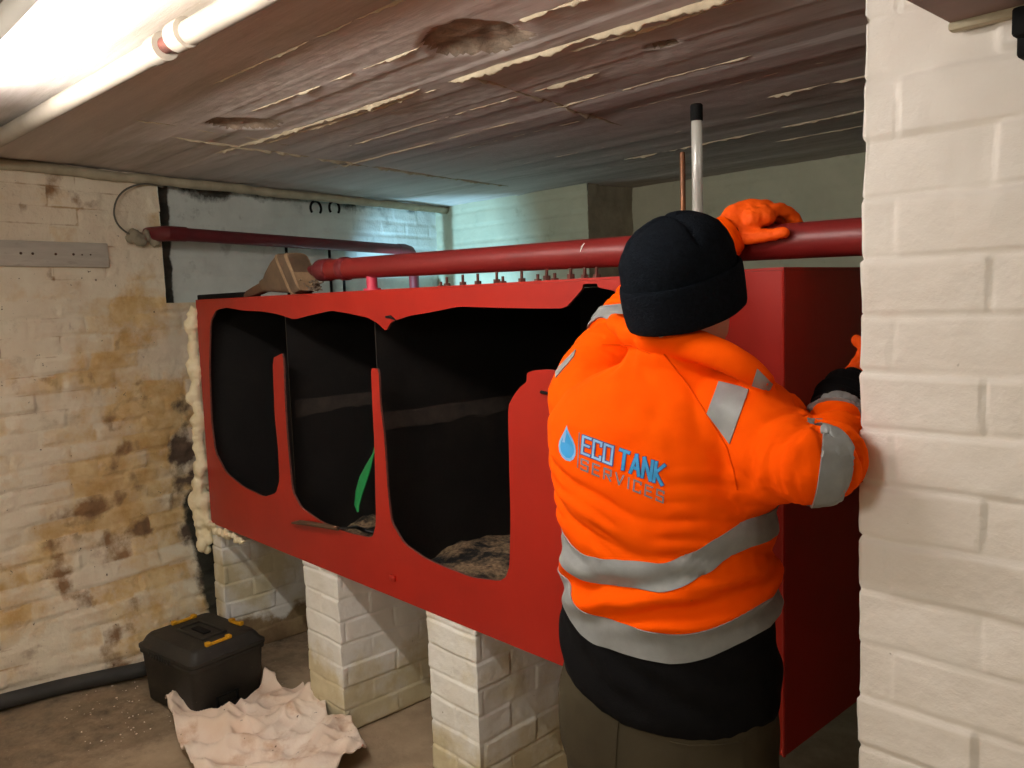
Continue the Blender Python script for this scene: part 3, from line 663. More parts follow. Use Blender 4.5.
# ------------------------------------------------------------------ floor things: toolbox, sheet, black pipe
t = thing('toolbox', 'black lidded toolbox with yellow catches on the floor below the left end of the tank', 'toolbox', (-2.70, -.20, .0))
an = math.atan2(.067, .44); bx = Vector((math.cos(an), math.sin(an), 0)); by = Vector((-bx.y, bx.x, 0)); bz = Vector((0,0,1))
K0 = Vector((-2.395, -.398, .004)); LX, LY, HB = .435, .360, .295
def tb(u, v, z): return K0 - bx*u + by*v + bz*z
def rring(in_, z, rr=.03, n=5):
    ring = []
    for (u0, v0, a0) in ((in_, LY-in_, 0), (LX-in_, LY-in_, 90), (LX-in_, in_, 180), (in_, in_, 270)):
        su = 1 if u0 < LX/2 else -1; sv_ = 1 if v0 < LY/2 else -1
        for k in range(n):
            a = R(a0 + 90*k/(n-1)); ring.append(tb(u0+su*rr - rr*math.cos(a), v0+sv_*rr + rr*math.sin(a), z))
    return ring
mb = MB(); mb.loft([rring(.024, 0), rring(.020, .006), rring(.008, .212), rring(.006, .217), rring(.0, .219), rring(.0, .233), rring(.006, .235)]); mb.build('body', MT['black_pl'], t)
mb = MB(); mb.loft([rring(.006, .235), rring(-.003, .237), rring(-.003, .251), rring(.008, .256), rring(.022, .284), rring(.032, HB), rring(.08, HB+.001)]); 
mb.build('lid', MT['black_pl'], t)
mb = MB(); c = tb(LX/2, LY/2, HB+.002)
for (du, dv, lu, lv) in ((0,-.055,.20,.012),(0,.055,.20,.012),(-.10,0,.012,.12),(.10,0,.012,.12)): mb.box(tb(LX/2+du, LY/2+dv, HB+.004), (lu, lv, .010), an, 0, .002)
mb.build('handle_frame', MT['black_pl'], t)
mb = MB(); mb.box(tb(LX/2, LY/2, HB+.004), (.10, .035, .008), an, 0, .002); mb.build('handle_grip', MT['black'], t)
def latch(u, v, along, ln):
    mb = MB(); p = tb(u, v, HB+.006); ax = along; ay = Vector((-ax.y, ax.x, 0))
    mb.box(p, (ln, .018, .010), 0, 0, .003, axes=(ax, ay, bz)); mb.box(p+ax*(ln/2-.012)+bz*.006, (.022, .024, .012), 0, 0, .003, axes=(ax, ay, bz)); mb.box(p-ax*(ln/2-.012)+bz*.006, (.022, .024, .012), 0, 0, .003, axes=(ax, ay, bz))
    mb.build('latch', MT['yellow'], t)
latch(.038, LY*.42, by, .12); latch(LX-.05, LY*.55, by, .12); latch(LX*.36, LY-.045, bx, .09)
mb = MB()
for i in range(9): mb.box(tb(LX*.36+i*.022, -.001, .228), (.008, .010, .026), an, 0, .002)
mb.build('rib_row', MT['black_pl'], t)
mb = MB(); 
for (v0, v1, z0_, z1_) in ((.11,.12,.03,.075),(.205,.215,.03,.075),(.11,.215,.03,.036),(.11,.215,.070,.076)):
    mb.box(tb(.0175, (v0+v1)/2, (z0_+z1_)/2), (.010, v1-v0, z1_-z0_), an, 0, .001)
mb.build('side_handle_recess', MT['black'], t)

SH = [(166,709),(180,712),(192,716),(206,719),(222,718),(236,717),(248,707),(260,696),(268,685),(272,682),(277,690),(284,694),(292,693),(304,689),(310,699),(318,706),(326,716),(330,735),(340,730),(352,731),(356,745),(367,755),(364,762),(350,772),(330,800),(270,830),(205,800),(190,768),(178,742),(170,722)]
poly = [onZ(px, py, .02) for px, py in SH]; cx = sum(p.x for p in poly)/len(poly); cyy = sum(p.y for p in poly)/len(poly)
mb = MB(); NR = 64; NA = 280; vs = []
for i in range(NR+1):
    f = i/NR
    for k in range(NA):
        tt = k/NA*len(poly); j = int(tt); fr = tt-j; p = poly[j]*(1-fr) + poly[(j+1) % len(poly)]*fr
        x = cx+(p.x-cx)*f; y = cyy+(p.y-cyy)*f
        vs.append(Vector((x, y, 0)))
def sheet_z(x, y):
    u = x*.75+y*.66; w = -x*.66+y*.75
    z = 0
    for k, (fu, fw_, am, sd) in enumerate(((1.3, 4.6, .062, 3), (4.2, 1.6, .044, 8), (5, 9, .026, 1), (12, 8, .012, 5))):
        a = abs(nz(u*fu + .25*nz(w*4), w*fw_, sd)); z += am*max(0, 1-2.4*a)**1.6
    return .004 + z
for v in vs:
    z = sheet_z(v.x, v.y); v.z = floor_h(v.x, v.y) + .006 + max(0, z)*.9
fs = []
for i in range(NR):
    for k in range(NA):
        a = i*NA+k; b = i*NA+(k+1) % NA; fs.append((a, b, b+NA, a+NA))
mb.add(vs, fs); o = mb.build('dust_sheet', MT['sheet'], None, True, 180)
md = o.modifiers.new('thick', 'SOLIDIFY'); md.thickness = .003; md.offset = 1
tag(o, 'crumpled dirty white sheet on the floor in front of the toolbox', 'dust sheet')

pp = [Vector((-3.28, -1.5, .045)), Vector((-3.20, -1.15, .045)), Vector((-3.155, -.94, .045)), Vector((-3.09, -.72, .058)), Vector((-3.02, -.55, .068)), Vector((-2.975, -.42, .07)), Vector((-2.95, -.25, .07)), Vector((-2.95, -.12, .06))]
mb = MB(); mb.tube(pp, .034, 14); tag(mb.build('floor_pipe', MT['dust_black'], None, True, 180), 'dusty black pipe lying on the floor along the foot of the left wall', 'pipe')

# lintel plate and black bracket on the pier, top right
t = MB(); t.box((1.15, -.66, 2.1065), (1.385, .585, .115), 0, 0, .004); tag(t.build('timber_lintel', MT['soffit']), 'pinkish brown beam end jutting from the white pier at the top right', 'beam')
mb = MB(); mb.box((.575, -.388, 2.022), (.06, .05, .036), 0, 0, .004); mb.box((.572, -.380, 1.995), (.05, .036, .03), 0, 0, .004); tag(mb.build('black_bracket', MT['black']), 'small black bracket under the beam at the top right corner', 'bracket')

mb = MB(); mb.box((1.15, -.372, 2.044), (1.385, .018, .012), 0, 0, .003); struct(mb.build('trim_2', MT['trim']))
#PERSON
# ------------------------------------------------------------------ the man
FD = Vector((-.12, .993, 0)).normalized(); RD = Vector((FD.y, -FD.x, 0)); ZD = Vector((0,0,1))
PC = Vector((-.035, -.385, 0))
def bp(r_, f_, z): return PC + RD*r_ + FD*f_ + ZD*z
def ell(c, ax, ay, a, b, n=28, e=2.3, dz=None):
    out = []
    for k in range(n):
        t_ = 2*PI*k/n; ca, sa = math.cos(t_), math.sin(t_)
        p = c + ax*(a*math.copysign(abs(ca)**(2/e), ca)) + ay*(b*math.copysign(abs(sa)**(2/e), sa))
        if dz: p = p + ZD*dz(t_)
        out.append(p)
    return out
TORSO = [(.932,.004,0,.206,.156),(.95,.004,0,.210,.161),(1.02,.004,0,.211,.162),(1.09,.006,-.004,.202,.157),(1.16,.010,-.006,.194,.152),(1.24,.010,-.008,.196,.153),(1.32,.006,-.008,.208,.157),
         (1.40,-.004,-.004,.218,.155),(1.46,-.014,.004,.216,.148),(1.51,-.008,.012,.190,.130),(1.545,.008,.018,.145,.105),(1.57,.022,.022,.10,.092),(1.60,.03,.02,.082,.085)]
def torso(mb, off=0, z0=0, z1=9, n=32):
    mb.loft([ell(bp(r_, f_, z), RD, FD, a+off, b+off, n, dz=(lambda t_, k=sm(1.2, .95, z): .055*k*max(0, -math.cos(t_)))) for z, r_, f_, a, b in TORSO if z0 <= z <= z1])
SHR = Vector((.128, -.375, 1.468)); ELR = Vector((.308, -.446, 1.425)); WRR = Vector((.224, -.190, 1.497)); HDR = Vector((.208, -.055, 1.545))
SHL = Vector((-.238, -.345, 1.482)); ELL = Vector((-.245, -.165, 1.675)); WRL = Vector((-.150, .035, 1.828))
def spline(pts, n=8):
    P = [Vector(p) for p in pts]; out = []
    for i in range(len(P)-1):
        p0 = P[max(i-1, 0)]; p1 = P[i]; p2 = P[i+1]; p3 = P[min(i+2, len(P)-1)]
        for k in range(n):
            t_ = k/n; out.append(.5*((2*p1) + (p2-p0)*t_ + (2*p0-5*p1+4*p2-p3)*t_*t_ + (3*p1-p0-3*p2+p3)*t_**3))
    return out + [P[-1]]
def lerpl(v, n):
    out = []
    for i in range(len(v)-1): out += [v[i]+(v[i+1]-v[i])*k/n for k in range(n)]
    return out + [v[-1]]
ARM_R = spline([bp(.05,-.01,1.44), SHR, (SHR+ELR)*.5+Vector((.006,.0,-.014)), ELR+Vector((-.010,.004,0)), ELR+Vector((-.012,.062,.012)), ELR.lerp(WRR, .48)+Vector((.004,0,.004)), ELR.lerp(WRR, .68)])
ARM_L = spline([bp(-.05,0,1.43), SHL, (SHL+ELL)*.5, ELL, (ELL+WRL)*.5, WRL])
RAD_R = lerpl([.10,.094,.074,.055,.053,.049,.045], 8); RAD_L = lerpl([.095,.095,.080,.064,.055,.048], 8)

# ---- hands: palm plus four bent fingers and a thumb, grown as chains
def hand(mb, palm, fingers, thumb, k=1.0):
    for p, r_ in palm: mb.ball(p, r_*k, 12, 8)
    for a, b in zip(palm[:-1], palm[1:]): mb.tube([a[0], b[0]], [a[1]*k, b[1]*k], 12)
    for ch in fingers + [thumb]:
        pts = [Vector(p) for p, _ in ch]; rr = [r_*k for _, r_ in ch]
        mb.tube(spline(pts, 5), lerpl(rr, 5), 10)
        for p, r_ in zip(pts, rr): mb.ball(p, r_, 9, 6)
def Hp(px, py, y): return onY(px, py, y)
# left hand over the pipe: back of the hand toward the camera, fingers wrapping the far side, thumb along the pipe
PT = pz(-.12)
def pipe_at(x, ang, r_): return Vector((x, PY - math.cos(ang)*r_, pz(x) + math.sin(ang)*r_))   # ang 0 = near side, 90 = top, 180 = far
def finger_over(x, lead, rr, sp):
    return [(pipe_at(x-lead, R(74), .072), rr*1.05), (pipe_at(x, R(96), .070), rr*1.15), (pipe_at(x+sp, R(128), .062), rr), (pipe_at(x+sp*1.3, R(168), .054), rr*.95), (pipe_at(x+sp*1.4, R(202), .050), rr*.8)]
L_F = [finger_over(-.140, .020, .0135, .004), finger_over(-.114, .016, .0140, .006), finger_over(-.088, .012, .0142, .010), finger_over(-.063, .008, .0138, .014)]
L_T = [(pipe_at(-.150, R(20), .070), .021), (pipe_at(-.108, R(12), .064), .0195), (pipe_at(-.066, R(13), .0565), .0155), (pipe_at(-.026, R(18), .0535), .0125)]
L_P = [(WRL, .040), (pipe_at(-.146, R(46), .073), .036), (pipe_at(-.120, R(62), .072), .034), (pipe_at(-.096, R(74), .068), .030)]
L_P2 = [(pipe_at(-.135, R(25), .069), .030), (pipe_at(-.105, R(46), .069), .030), (pipe_at(-.082, R(60), .066), .024)]
def left_hand(mb, k=1.0):
    hand(mb, L_P, L_F, L_T, k)
    for p, r_ in L_P2: mb.ball(p, r_*k, 12, 8)
# right hand flat against the tank's end, fingers upward
hr = Vector((-.02, .75, .62)).normalized()
hw = Vector((.0, .86, -.51)); hw = (hw - hr*hw.dot(hr)).normalized()
def right_hand(mb, k=1.0):
    c = HDR
    pal = [(WRR+hr*.02, .034), (c-hr*.02, .033), (c+hr*.02, .032)]
    fs_ = []
    for i, ln in enumerate((.062, .072, .068, .052)):
        b = c + hr*.035 + hw*(i-1.5)*.021
        cur = Vector((-.75, .2, -.25))
        fs_.append([(b-hr*.02, .0125), (b+hr*ln*.4, .012), (b+hr*ln*.75+cur*.012, .011), (b+hr*ln*.9+cur*.035, .0095)])
    th = [(c-hr*.012-hw*.020, .015), (c+hr*.012-hw*.034, .0135), (c+hr*.036-hw*.036+Vector((-.020,0,-.006)), .012), (c+hr*.055-hw*.030+Vector((-.034,0,-.010)), .010)]
    hand(mb, pal, fs_, th, k)

# ---- head frame: turned to the man's right, bowed slightly
HA = math.radians(-4); HF = Vector((FD.x*math.cos(HA)-FD.y*math.sin(HA), FD.x*math.sin(HA)+FD.y*math.cos(HA), -.02)).normalized()
HR = HF.cross(ZD).normalized(); HU = HR.cross(HF).normalized()
HC = Vector((.034, -.402, 1.706))
def hp_(r_, f_, u_): return HC + HR*r_ + HF*f_ + HU*u_
def head_rings(k=1.0):
    prof = [(-.118,.030,.012,.028),(-.108,.035,.040,.046),(-.085,.028,.058,.068),(-.055,.014,.066,.082),(-.025,.006,.072,.090),(.005,.002,.076,.095),(.035,0,.0765,.097),(.065,-.002,.070,.090),(.09,-.004,.055,.072),(.107,-.006,.032,.044),(.113,-.006,.01,.014)]
    return [ell(hp_(0, f_, u_), HR, HF, a*k, b*k, 24, 2.1) for u_, f_, a, b in prof]
def body_mesh():
    mb = MB(); torso(mb, -.022, 1.0)
    mb.loft([ell(bp(0, 0, z), RD, FD, a, b, 24) for z, a, b in ((.80,.165,.125),(.86,.180,.135),(.95,.185,.135),(1.03,.180,.13))])
    mb.tube([bp(.030,.02,1.50), bp(.055,.026,1.59), hp_(0,-.010,-.075), hp_(0,-.008,-.03)], [.056,.054,.055,.058], 20)
    mb.loft(head_rings())
    # nose, brow, chin, lips, ears
    mb.tube([hp_(0,.088,.012), hp_(0,.108,-.018), hp_(0,.113,-.030), hp_(0,.094,-.040)], [.009,.012,.014,.010], 10)
    mb.tube([hp_(-.045,.074,.030), hp_(0,.093,.028), hp_(.045,.074,.030)], .010, 8)
    mb.tube([hp_(-.022,.086,-.062), hp_(0,.097,-.060), hp_(.022,.086,-.062)], .008, 8); mb.tube([hp_(-.018,.086,-.073), hp_(0,.096,-.074), hp_(.018,.086,-.073)], .008, 8)
    for sd in (-1, 1):
        mb.tube([hp_(sd*.074,-.008,-.046), hp_(sd*.078,-.012,-.024), hp_(sd*.079,-.018,.0), hp_(sd*.074,-.004,.010)], [.007,.009,.009,.007], 8)
    for arm, rad in ((ARM_R, RAD_R), (ARM_L, RAD_L)): mb.tube(arm, [max(.030, r_*.66) for r_ in rad], 14)
    left_hand(mb, .86); right_hand(mb, .86)
    for sd in (-1, 1):
        hip, kn, an_ = bp(sd*.095, 0, .86), bp(sd*.120, .03, .48), bp(sd*.135, -.01, .09)
        mb.tube([hip, (hip+kn)*.5, kn, (kn+an_)*.55, an_], [.080,.066,.046,.042,.032], 16)
        mb.tube([an_, an_+FD*.06-ZD*.035, an_+FD*.15-ZD*.06], [.036,.038,.030], 12); mb.ball(an_-ZD*.05-FD*.02, .034, 10, 7)
    return remesh(mb, .0065, 4)
man = obj('person', body_mesh(), MT['skin'], None, True, 180)
tag(man, 'man seen from behind in an orange hi-vis jacket and black beanie, reaching around the tank', 'person')
for sd in (-1, 1):
    mb = MB(); mb.ball(hp_(sd*.031, .081, .010), .0125, 12, 8); mb.build('eye', MT['eye'], man)
mb = MB(); mb.loft([ell(hp_(0, -.004, u_), HR, HF, a, b, 24, 2.1) for u_, a, b in ((-.050,.060,.078),(-.030,.0735,.092),(.0,.079,.0985),(.03,.079,.099))]); me = mb.mesh('hair')
hairo = obj('hair', remesh(mb, .006, 1), MT['hair'], man, True, 180)

# ---- jacket
mb = MB(); torso(mb, 0)
mb.tube(ARM_R, RAD_R, 20); mb.tube(ARM_L, RAD_L, 20)
mb.tube([bp(.10,-.01,1.36), (SHR+ELR)*.5+Vector((-.01,0,-.045)), ELR+Vector((-.03,0,-.012))], [.088,.058,.040], 16); mb.ball(SHR+Vector((-.02,0,-.01)), .102, 18, 12); mb.ball(SHL, .097, 18, 12)
def ppx(px, py, d): return CAM + ray(px, py)*d
COLP = [ppx(614,322,1.60), ppx(633,334,1.54), ppx(662,339,1.48), ppx(694,345,1.43), ppx(722,356,1.39), ppx(746,369,1.37), ppx(769,384,1.365)]
mb.tube(spline(COLP, 5), lerpl([.018,.023,.027,.028,.027,.023,.016], 5), 14)
mb.tube(spline([COLP[-1], ppx(742,376,1.46), ppx(715,352,1.60), ppx(670,330,1.66), ppx(630,324,1.645), COLP[0]], 5), .020, 12)
mb.loft([ell(bp(r_, f_, z), RD, FD, a, b, 24) for z, r_, f_, a, b in ((1.50,.02,.01,.14,.10),(1.55,.028,.01,.105,.085),(1.585,.035,.005,.085,.078))])
jm = remesh(mb, .0046, 8, .5)
def seg_t(p, arm):
    best = (9, 0)
    for i, q in enumerate(arm):
        d = (p-q).length
        if d < best[0]: best = (d, i/(len(arm)-1))
    return best
def wrinkle(c, n):
    d = c - bp(0,0,c.z); ang = math.atan2(d.dot(RD), -d.dot(FD))    # 0 = middle of the back, + = right
    dR, tR = seg_t(c, ARM_R); dL, tL = seg_t(c, ARM_L)
    aR = sm(.135, .10, dR)*sm(.25, .4, tR); aL = sm(.125, .095, dL)*sm(.25, .4, tL); arm = max(aR, aL)
    h = .0035*nz(c.x*9, c.y*9, c.z*9) + .0012*nz(c.x*30, c.y*30, c.z*30)
    # waist folds: run down to the right across the back, bunched over the upper band
    az = sm(1.17, 1.23, c.z)*sm(1.47, 1.30, c.z)
    ph = c.z*15 + .95*ang*(1 - .75*sm(.0, .9, ang)) + .40*nz(ang*.9, c.z*3, 2)
    w = 2*abs(math.sin(PI*ph))**.75 - 1
    h += (1-arm)*az*.0068*w*(.62 + .7*nz(ang*1.1, c.z*5, 6))
    w2 = 2*abs(math.sin(PI*(c.z*33 + 1.9*ang*(1 - .75*sm(.0, .9, ang)) + .5*nz(ang*1.2, c.z*4, 12))))**.7 - 1
    h += (1-arm)*az*.0042*w2*sm(-.3, .35, nz(ang*1.7, c.z*6, 14))
    bz_ = sm(1.10, 1.14, c.z)*sm(1.245, 1.19, c.z)
    h += (1-arm)*bz_*(.007 + .009*math.sin(2*PI*(c.z*14 - .8*ang + .4*nz(ang*2, c.z*6))))
    hz = sm(1.10, 1.05, c.z)*sm(.94, 1.0, c.z)
    h += hz*.0035*math.sin(2*PI*(c.z*11 + 1.1*ang + .5*nz(ang*2, c.z*8, 9)))
    up = sm(1.38, 1.46, c.z)*(1-arm)
    h += up*.005*nz(ang*3, c.z*16, 3)
    if aR > 0:
        k = sm(.40, .62, tR)*sm(1.02, .8, tR)
        h += aR*(.0050*k+.002)*math.sin(2*PI*(tR*11 + .8*nz(c.x*12, c.y*12, c.z*12)))
    if aL > 0: h += aL*.004*math.sin(2*PI*(tL*9 + .8*nz(c.x*12, c.y*12, c.z*12)))
    return h
displace(jm, wrinkle)
sd_ = bpy.data.objects.new('tmp', jm); COL.objects.link(sd_); md = sd_.modifiers.new('s', 'SMOOTH'); md.iterations = 1; md.factor = .5; jm = evaluated(sd_); bpy.data.objects.remove(sd_)
def torso_ang(c): d = c - bp(0,0,c.z); return math.atan2(d.dot(RD), -d.dot(FD))
def band2_lo(a): return 1.078 + .045*sm(.55, 1.45, a) + .058*sm(-.25, -1.3, a)
def band1_mid(a): return 1.222 + .085*sm(.45, 1.35, a)*sm(3.3, 2.2, a) + .035*sm(-.35, -1.3, a) + .006*math.sin(a*3)
jacket = obj('jacket', jm, [MT['hivis'], MT['fleece_black']], man, True, 180)
for p in jm.polygons:
    c = p.center
    dR, tR = seg_t(c, ARM_R) if c.z > 1.30 and c.x > .1 else (9, 0)
    if c.z < 1.20 and c.z < band2_lo(torso_ang(c)) + .004: p.material_index = 1
    
BV = BVHTree.FromPolygons([v.co.copy() for v in jm.vertices], [tuple(p.vertices) for p in jm.polygons])
def patch(name, grid, mat_, parent, off=.0022, thick=.0016):
    nr, nc = len(grid), len(grid[0]); vs = [p+n*off for row in grid for p, n in row] + [p+n*(off-thick-.004) for row in grid for p, n in row]
    N = nr*nc; fs = []
    for i in range(nr-1):
        for j in range(nc-1):
            a = i*nc+j; q = (a, a+1, a+nc+1, a+nc); fs.append(q); fs.append(tuple(N+k for k in q[::-1]))
    rim = [j for j in range(nc)] + [i*nc+nc-1 for i in range(1, nr)] + [(nr-1)*nc+j for j in range(nc-2, -1, -1)] + [i*nc for i in range(nr-2, 0, -1)]
    for k in range(len(rim)):
        a, b = rim[k], rim[(k+1) % len(rim)]; fs.append((b, a, N+a, N+b))
    mb = MB(); mb.add(vs, fs); return mb.build(name, mat_, parent, True, 60)
def fix(h, toward):
    p, n = h[0], h[1]
    return (p, n if n.dot(toward) > 0 else -n)
def ring_band(name, lo, hi, n=220, m=5, par=None):
    grid = []
    for i in range(m+1):
        row = []
        for k in range(n+1):
            a = -PI + 2*PI*k/n; z = lo(a) + (hi(a)-lo(a))*i/m
            dr = RD*math.sin(a) - FD*math.cos(a)
            h = BV.ray_cast(bp(0,0,z)+dr*.30, -dr)
            row.append(fix(h, dr) if h[0] is not None else (bp(0,0,z)+dr*.2, dr))
        grid.append(row)
    patch(name, grid, MT['reflect'], par)
ring_band('reflective_band', lambda a: band1_mid(a)-.033, lambda a: band1_mid(a)+.016, par=jacket)
ring_band('reflective_band', lambda a: band2_lo(a)-.008, lambda a: band2_lo(a)+.047, par=jacket)
def sleeve_band(arm, rad, t0, t1, nrm=None):
    n = len(arm)-1; grid = []; m = 12
    for i in range(m+1):
        f = (t0+(t1-t0)*i/m)*n; k = min(int(f), n-1); c = arm[k].lerp(arm[k+1], f-k); t_ = (arm[min(k+2, n)]-arm[max(k-1, 0)]).normalized()
        if nrm is not None: t_ = (t_ + nrm).normalized()
        u = t_.cross(ZD).normalized(); w = u.cross(t_); row = []; r0 = rad[k]
        for j in range(121):
            d = u*math.cos(2*PI*j/120) + w*math.sin(2*PI*j/120); h = BV.ray_cast(c, d)
            row.append(fix(h, d) if h[0] is not None and h[3] < r0*1.35 else (c+d*r0*.6, d))
        grid.append(row)
    patch('reflective_band', grid, MT['reflect'], jacket, .005)
sleeve_band(ARM_R, RAD_R, .515, .56, nrm=Vector((.1,-.1,-.25)))
sleeve_band(ARM_R, RAD_R, .83, .93)
sleeve_band(ARM_L, RAD_L, .44, .50)
def px_patch(quad, n, m, mat_=None, name='reflective_band', par=None):
    tl, tr, br, bl = [Vector(q) for q in quad]; grid = []
    for i in range(m+1):
        row = []
        for j in range(n+1):
            q = (tl*(1-j/n)+tr*(j/n))*(1-i/m) + (bl*(1-j/n)+br*(j/n))*(i/m); d = ray(q[0], q[1]).normalized()
            h = BV.ray_cast(CAM, d)
            while h[0] is None:
                q = q + (Vector((660, 430))-q)*.03; d = ray(q[0], q[1]).normalized(); h = BV.ray_cast(CAM, d)
            row.append(fix(h, -d))
        grid.append(row)
    patch(name, grid, mat_ or MT['reflect'], par or jacket)
px_patch(((719,382),(749,389),(730,444),(707,414)), 8, 14)
px_patch(((556,370),(576,350),(574,357),(556,378)), 8, 4)
px_patch(((757,369),(772,384),(769,391),(752,385)), 6, 4)
# raglan seams
def px_line(pts, mat_, name, r_=.0014):
    path = []
    for a, b in zip(pts[:-1], pts[1:]):
        for k in range(6):
            q = Vector(a)*(1-k/6)+Vector(b)*(k/6); d = ray(q[0], q[1]).normalized(); h = BV.ray_cast(CAM, d)
            if h[0] is not None: path.append(h[0] + fix(h, -d)[1]*.0006)
    mb = MB(); mb.tube(path, r_, 6); mb.build(name, mat_, jacket)
px_line([(664,354),(688,385),(708,416),(727,447),(734,470),(738,494)], MT['seam'], 'seam')
px_line([(602,345),(630,345),(655,356)], MT['seam'], 'seam', .0010)

# ---- printed emblem on the back: drop and lettering
def surf(px, py):
    d = ray(px, py).normalized(); h = BV.ray_cast(CAM, d); return fix(h, -d)
def strokes(lines, tlq, wpx, mat_, name, off):
    TL, TR_, BR, BL = [Vector(q) for q in tlq]
    def M(u, v): return (TL*(1-u)+TR_*u)*(1-v) + (BL*(1-u)+BR*u)*v
    mb = MB()
    for ln in lines:
        P = [M(*q) for q in ln]
        for a, b in zip(P[:-1], P[1:]):
            t_ = (b-a).normalized(); nn = Vector((-t_.y, t_.x))*wpx/2; a2 = a - t_*wpx*.45; b2 = b + t_*wpx*.45; k = max(2, int((b-a).length/2.0)); vs = []
            for i in range(k+1):
                q = a2.lerp(b2, i/k)
                for s_ in (-1, 1):
                    p, n_ = surf(*(q+nn*s_)); vs.append(p+n_*off)
            mb.add(vs, [(2*i, 2*i+1, 2*i+3, 2*i+2) for i in range(k)])
    return mb.build(name, mat_, jacket, False)
GL = {'E': (.62, [[(1,0),(0,0),(0,1),(1,1)],[(0,.48),(.85,.48)]]), 'C': (.62, [[(1,.18),(1,0),(0,0),(0,1),(1,1),(1,.82)]]), 'O': (.66, [[(0,0),(1,0),(1,1),(0,1),(0,0)]]),
      'T': (.7, [[(0,0),(1,0)],[(.5,0),(.5,1)]]), 'A': (.72, [[(0,1),(.5,0),(1,1)],[(.2,.68),(.8,.68)]]), 'N': (.7, [[(0,1),(0,0),(1,1),(1,0)]]), 'K': (.68, [[(0,0),(0,1)],[(1,0),(.08,.52),(1,1)]]),
      'S': (.62, [[(1,.14),(1,0),(0,0),(0,.5),(1,.5),(1,1),(0,1),(0,.86)]]), 'R': (.64, [[(0,1),(0,0),(1,0),(1,.5),(0,.5)],[(.45,.5),(1,1)]]), 'V': (.7, [[(0,0),(.5,1),(1,0)]]), 'I': (.12, [[(.5,0),(.5,1)]])}
def layout(txt, gap, space):
    x = 0; out = []
    for ch in txt:
        if ch == ' ': x += space; continue
        w, ls = GL[ch]; out.append((ch, x, w, ls)); x += w+gap
    tot = x-gap; return [(ch, [[((x+u*w)/tot, v) for u, v in l] for l in ls]) for ch, x, w, ls in out]
Q1 = ((584,436.5),(664.5,465.5),(662,484.5),(582.5,453))
Q2 = ((582,459),(664,492),(663,502.5),(581.5,469))
l1 = layout('ECO TANK', .30, .36); l2 = layout('SERVICES', .46, .3)
strokes([l for ch, ls in l1[:3] for l in ls], Q1, 4.0, MT['logo_navy'], 'lettering_outline', .0012)
strokes([l for ch, ls in l1[:3] for l in ls], Q1, 2.2, MT['logo_pale'], 'lettering', .0018)
strokes([l for ch, ls in l1[3:] for l in ls], Q1, 4.2, MT['logo_navy'], 'lettering_outline', .0012)
strokes([l for ch, ls in l1[3:] for l in ls], Q1, 3.0, MT['logo_blue'], 'lettering', .0018)
strokes([l for ch, ls in l2 for l in ls], Q2, 1.7, MT['logo_grey'], 'lettering', .0014)
strokes([[(0,0),(0,1)]], ((579.8,433),(580.8,433),(579,467.5),(578,467.5)), 1.0, MT['logo_grey'], 'divider_line', .0014)
def drop(sc, mat_, off, name):
    c = Vector((568.6, 446)); pts = []
    base = [(-1.4,-20.5),(-.2,-16),(2.2,-11),(5.0,-5.5),(7.0,0),(7.7,5),(7.2,9.5),(5.0,13.5),(1.8,15.3),(-2.2,14.4),(-6.0,11),(-8.8,5.5),(-9.6,0),(-8.8,-5),(-6.2,-10.5),(-3.4,-15.5)]
    mb = MB(); p0, n0 = surf(*c); vs = [p0+n0*off]
    for i in range(5):
        for x, y in base:
            q = c + Vector((x, y))*sc*(i+1)/5; p, n_ = surf(*q); vs.append(p+n_*off)
    m = len(base); fs = [(0, 1+k, 1+(k+1) % m) for k in range(m)]
    for i in range(4):
        for k in range(m): a = 1+i*m+k; b = 1+i*m+(k+1) % m; fs.append((a, a+m, b+m, b))
    mb.add(vs, fs); mb.build(name, mat_, jacket, False)
drop(1.0, MT['logo_pale'], .0012, 'drop_outline'); drop(.80, MT['logo_blue'], .0018, 'drop_emblem')
strokes([[(0,0),(1,1)]], ((566.2,433),(566.9,433),(564.6,441.5),(565,441.5)), 2.4, MT['logo_pale'], 'drop_highlight', .0024)

# ---- black cuff sleeve on the right wrist, beanie, gloves, trousers, boots
mb = MB(); w2 = WRR.lerp(HDR, .35); mb.tube(spline([ARM_R[-7], ARM_R[-1], WRR, w2], 4), lerpl([.040,.046,.050,.040], 4), 18); me = remesh(mb, .005, 3)
displace(me, lambda c, n: .004*math.sin(c.dot(hr)*190 + 3*nz(c.x*20, c.y*20, c.z*20)))
obj('undersleeve', me, MT['fleece_black'], man, True, 180)
mb = MB(); mb.tube(spline([ARM_L[-8], ARM_L[-3], WRL], 4), lerpl([.046,.046,.040], 4), 16); me = remesh(mb, .005, 3); obj('undersleeve', me, MT['fleece_black'], man, True, 180)

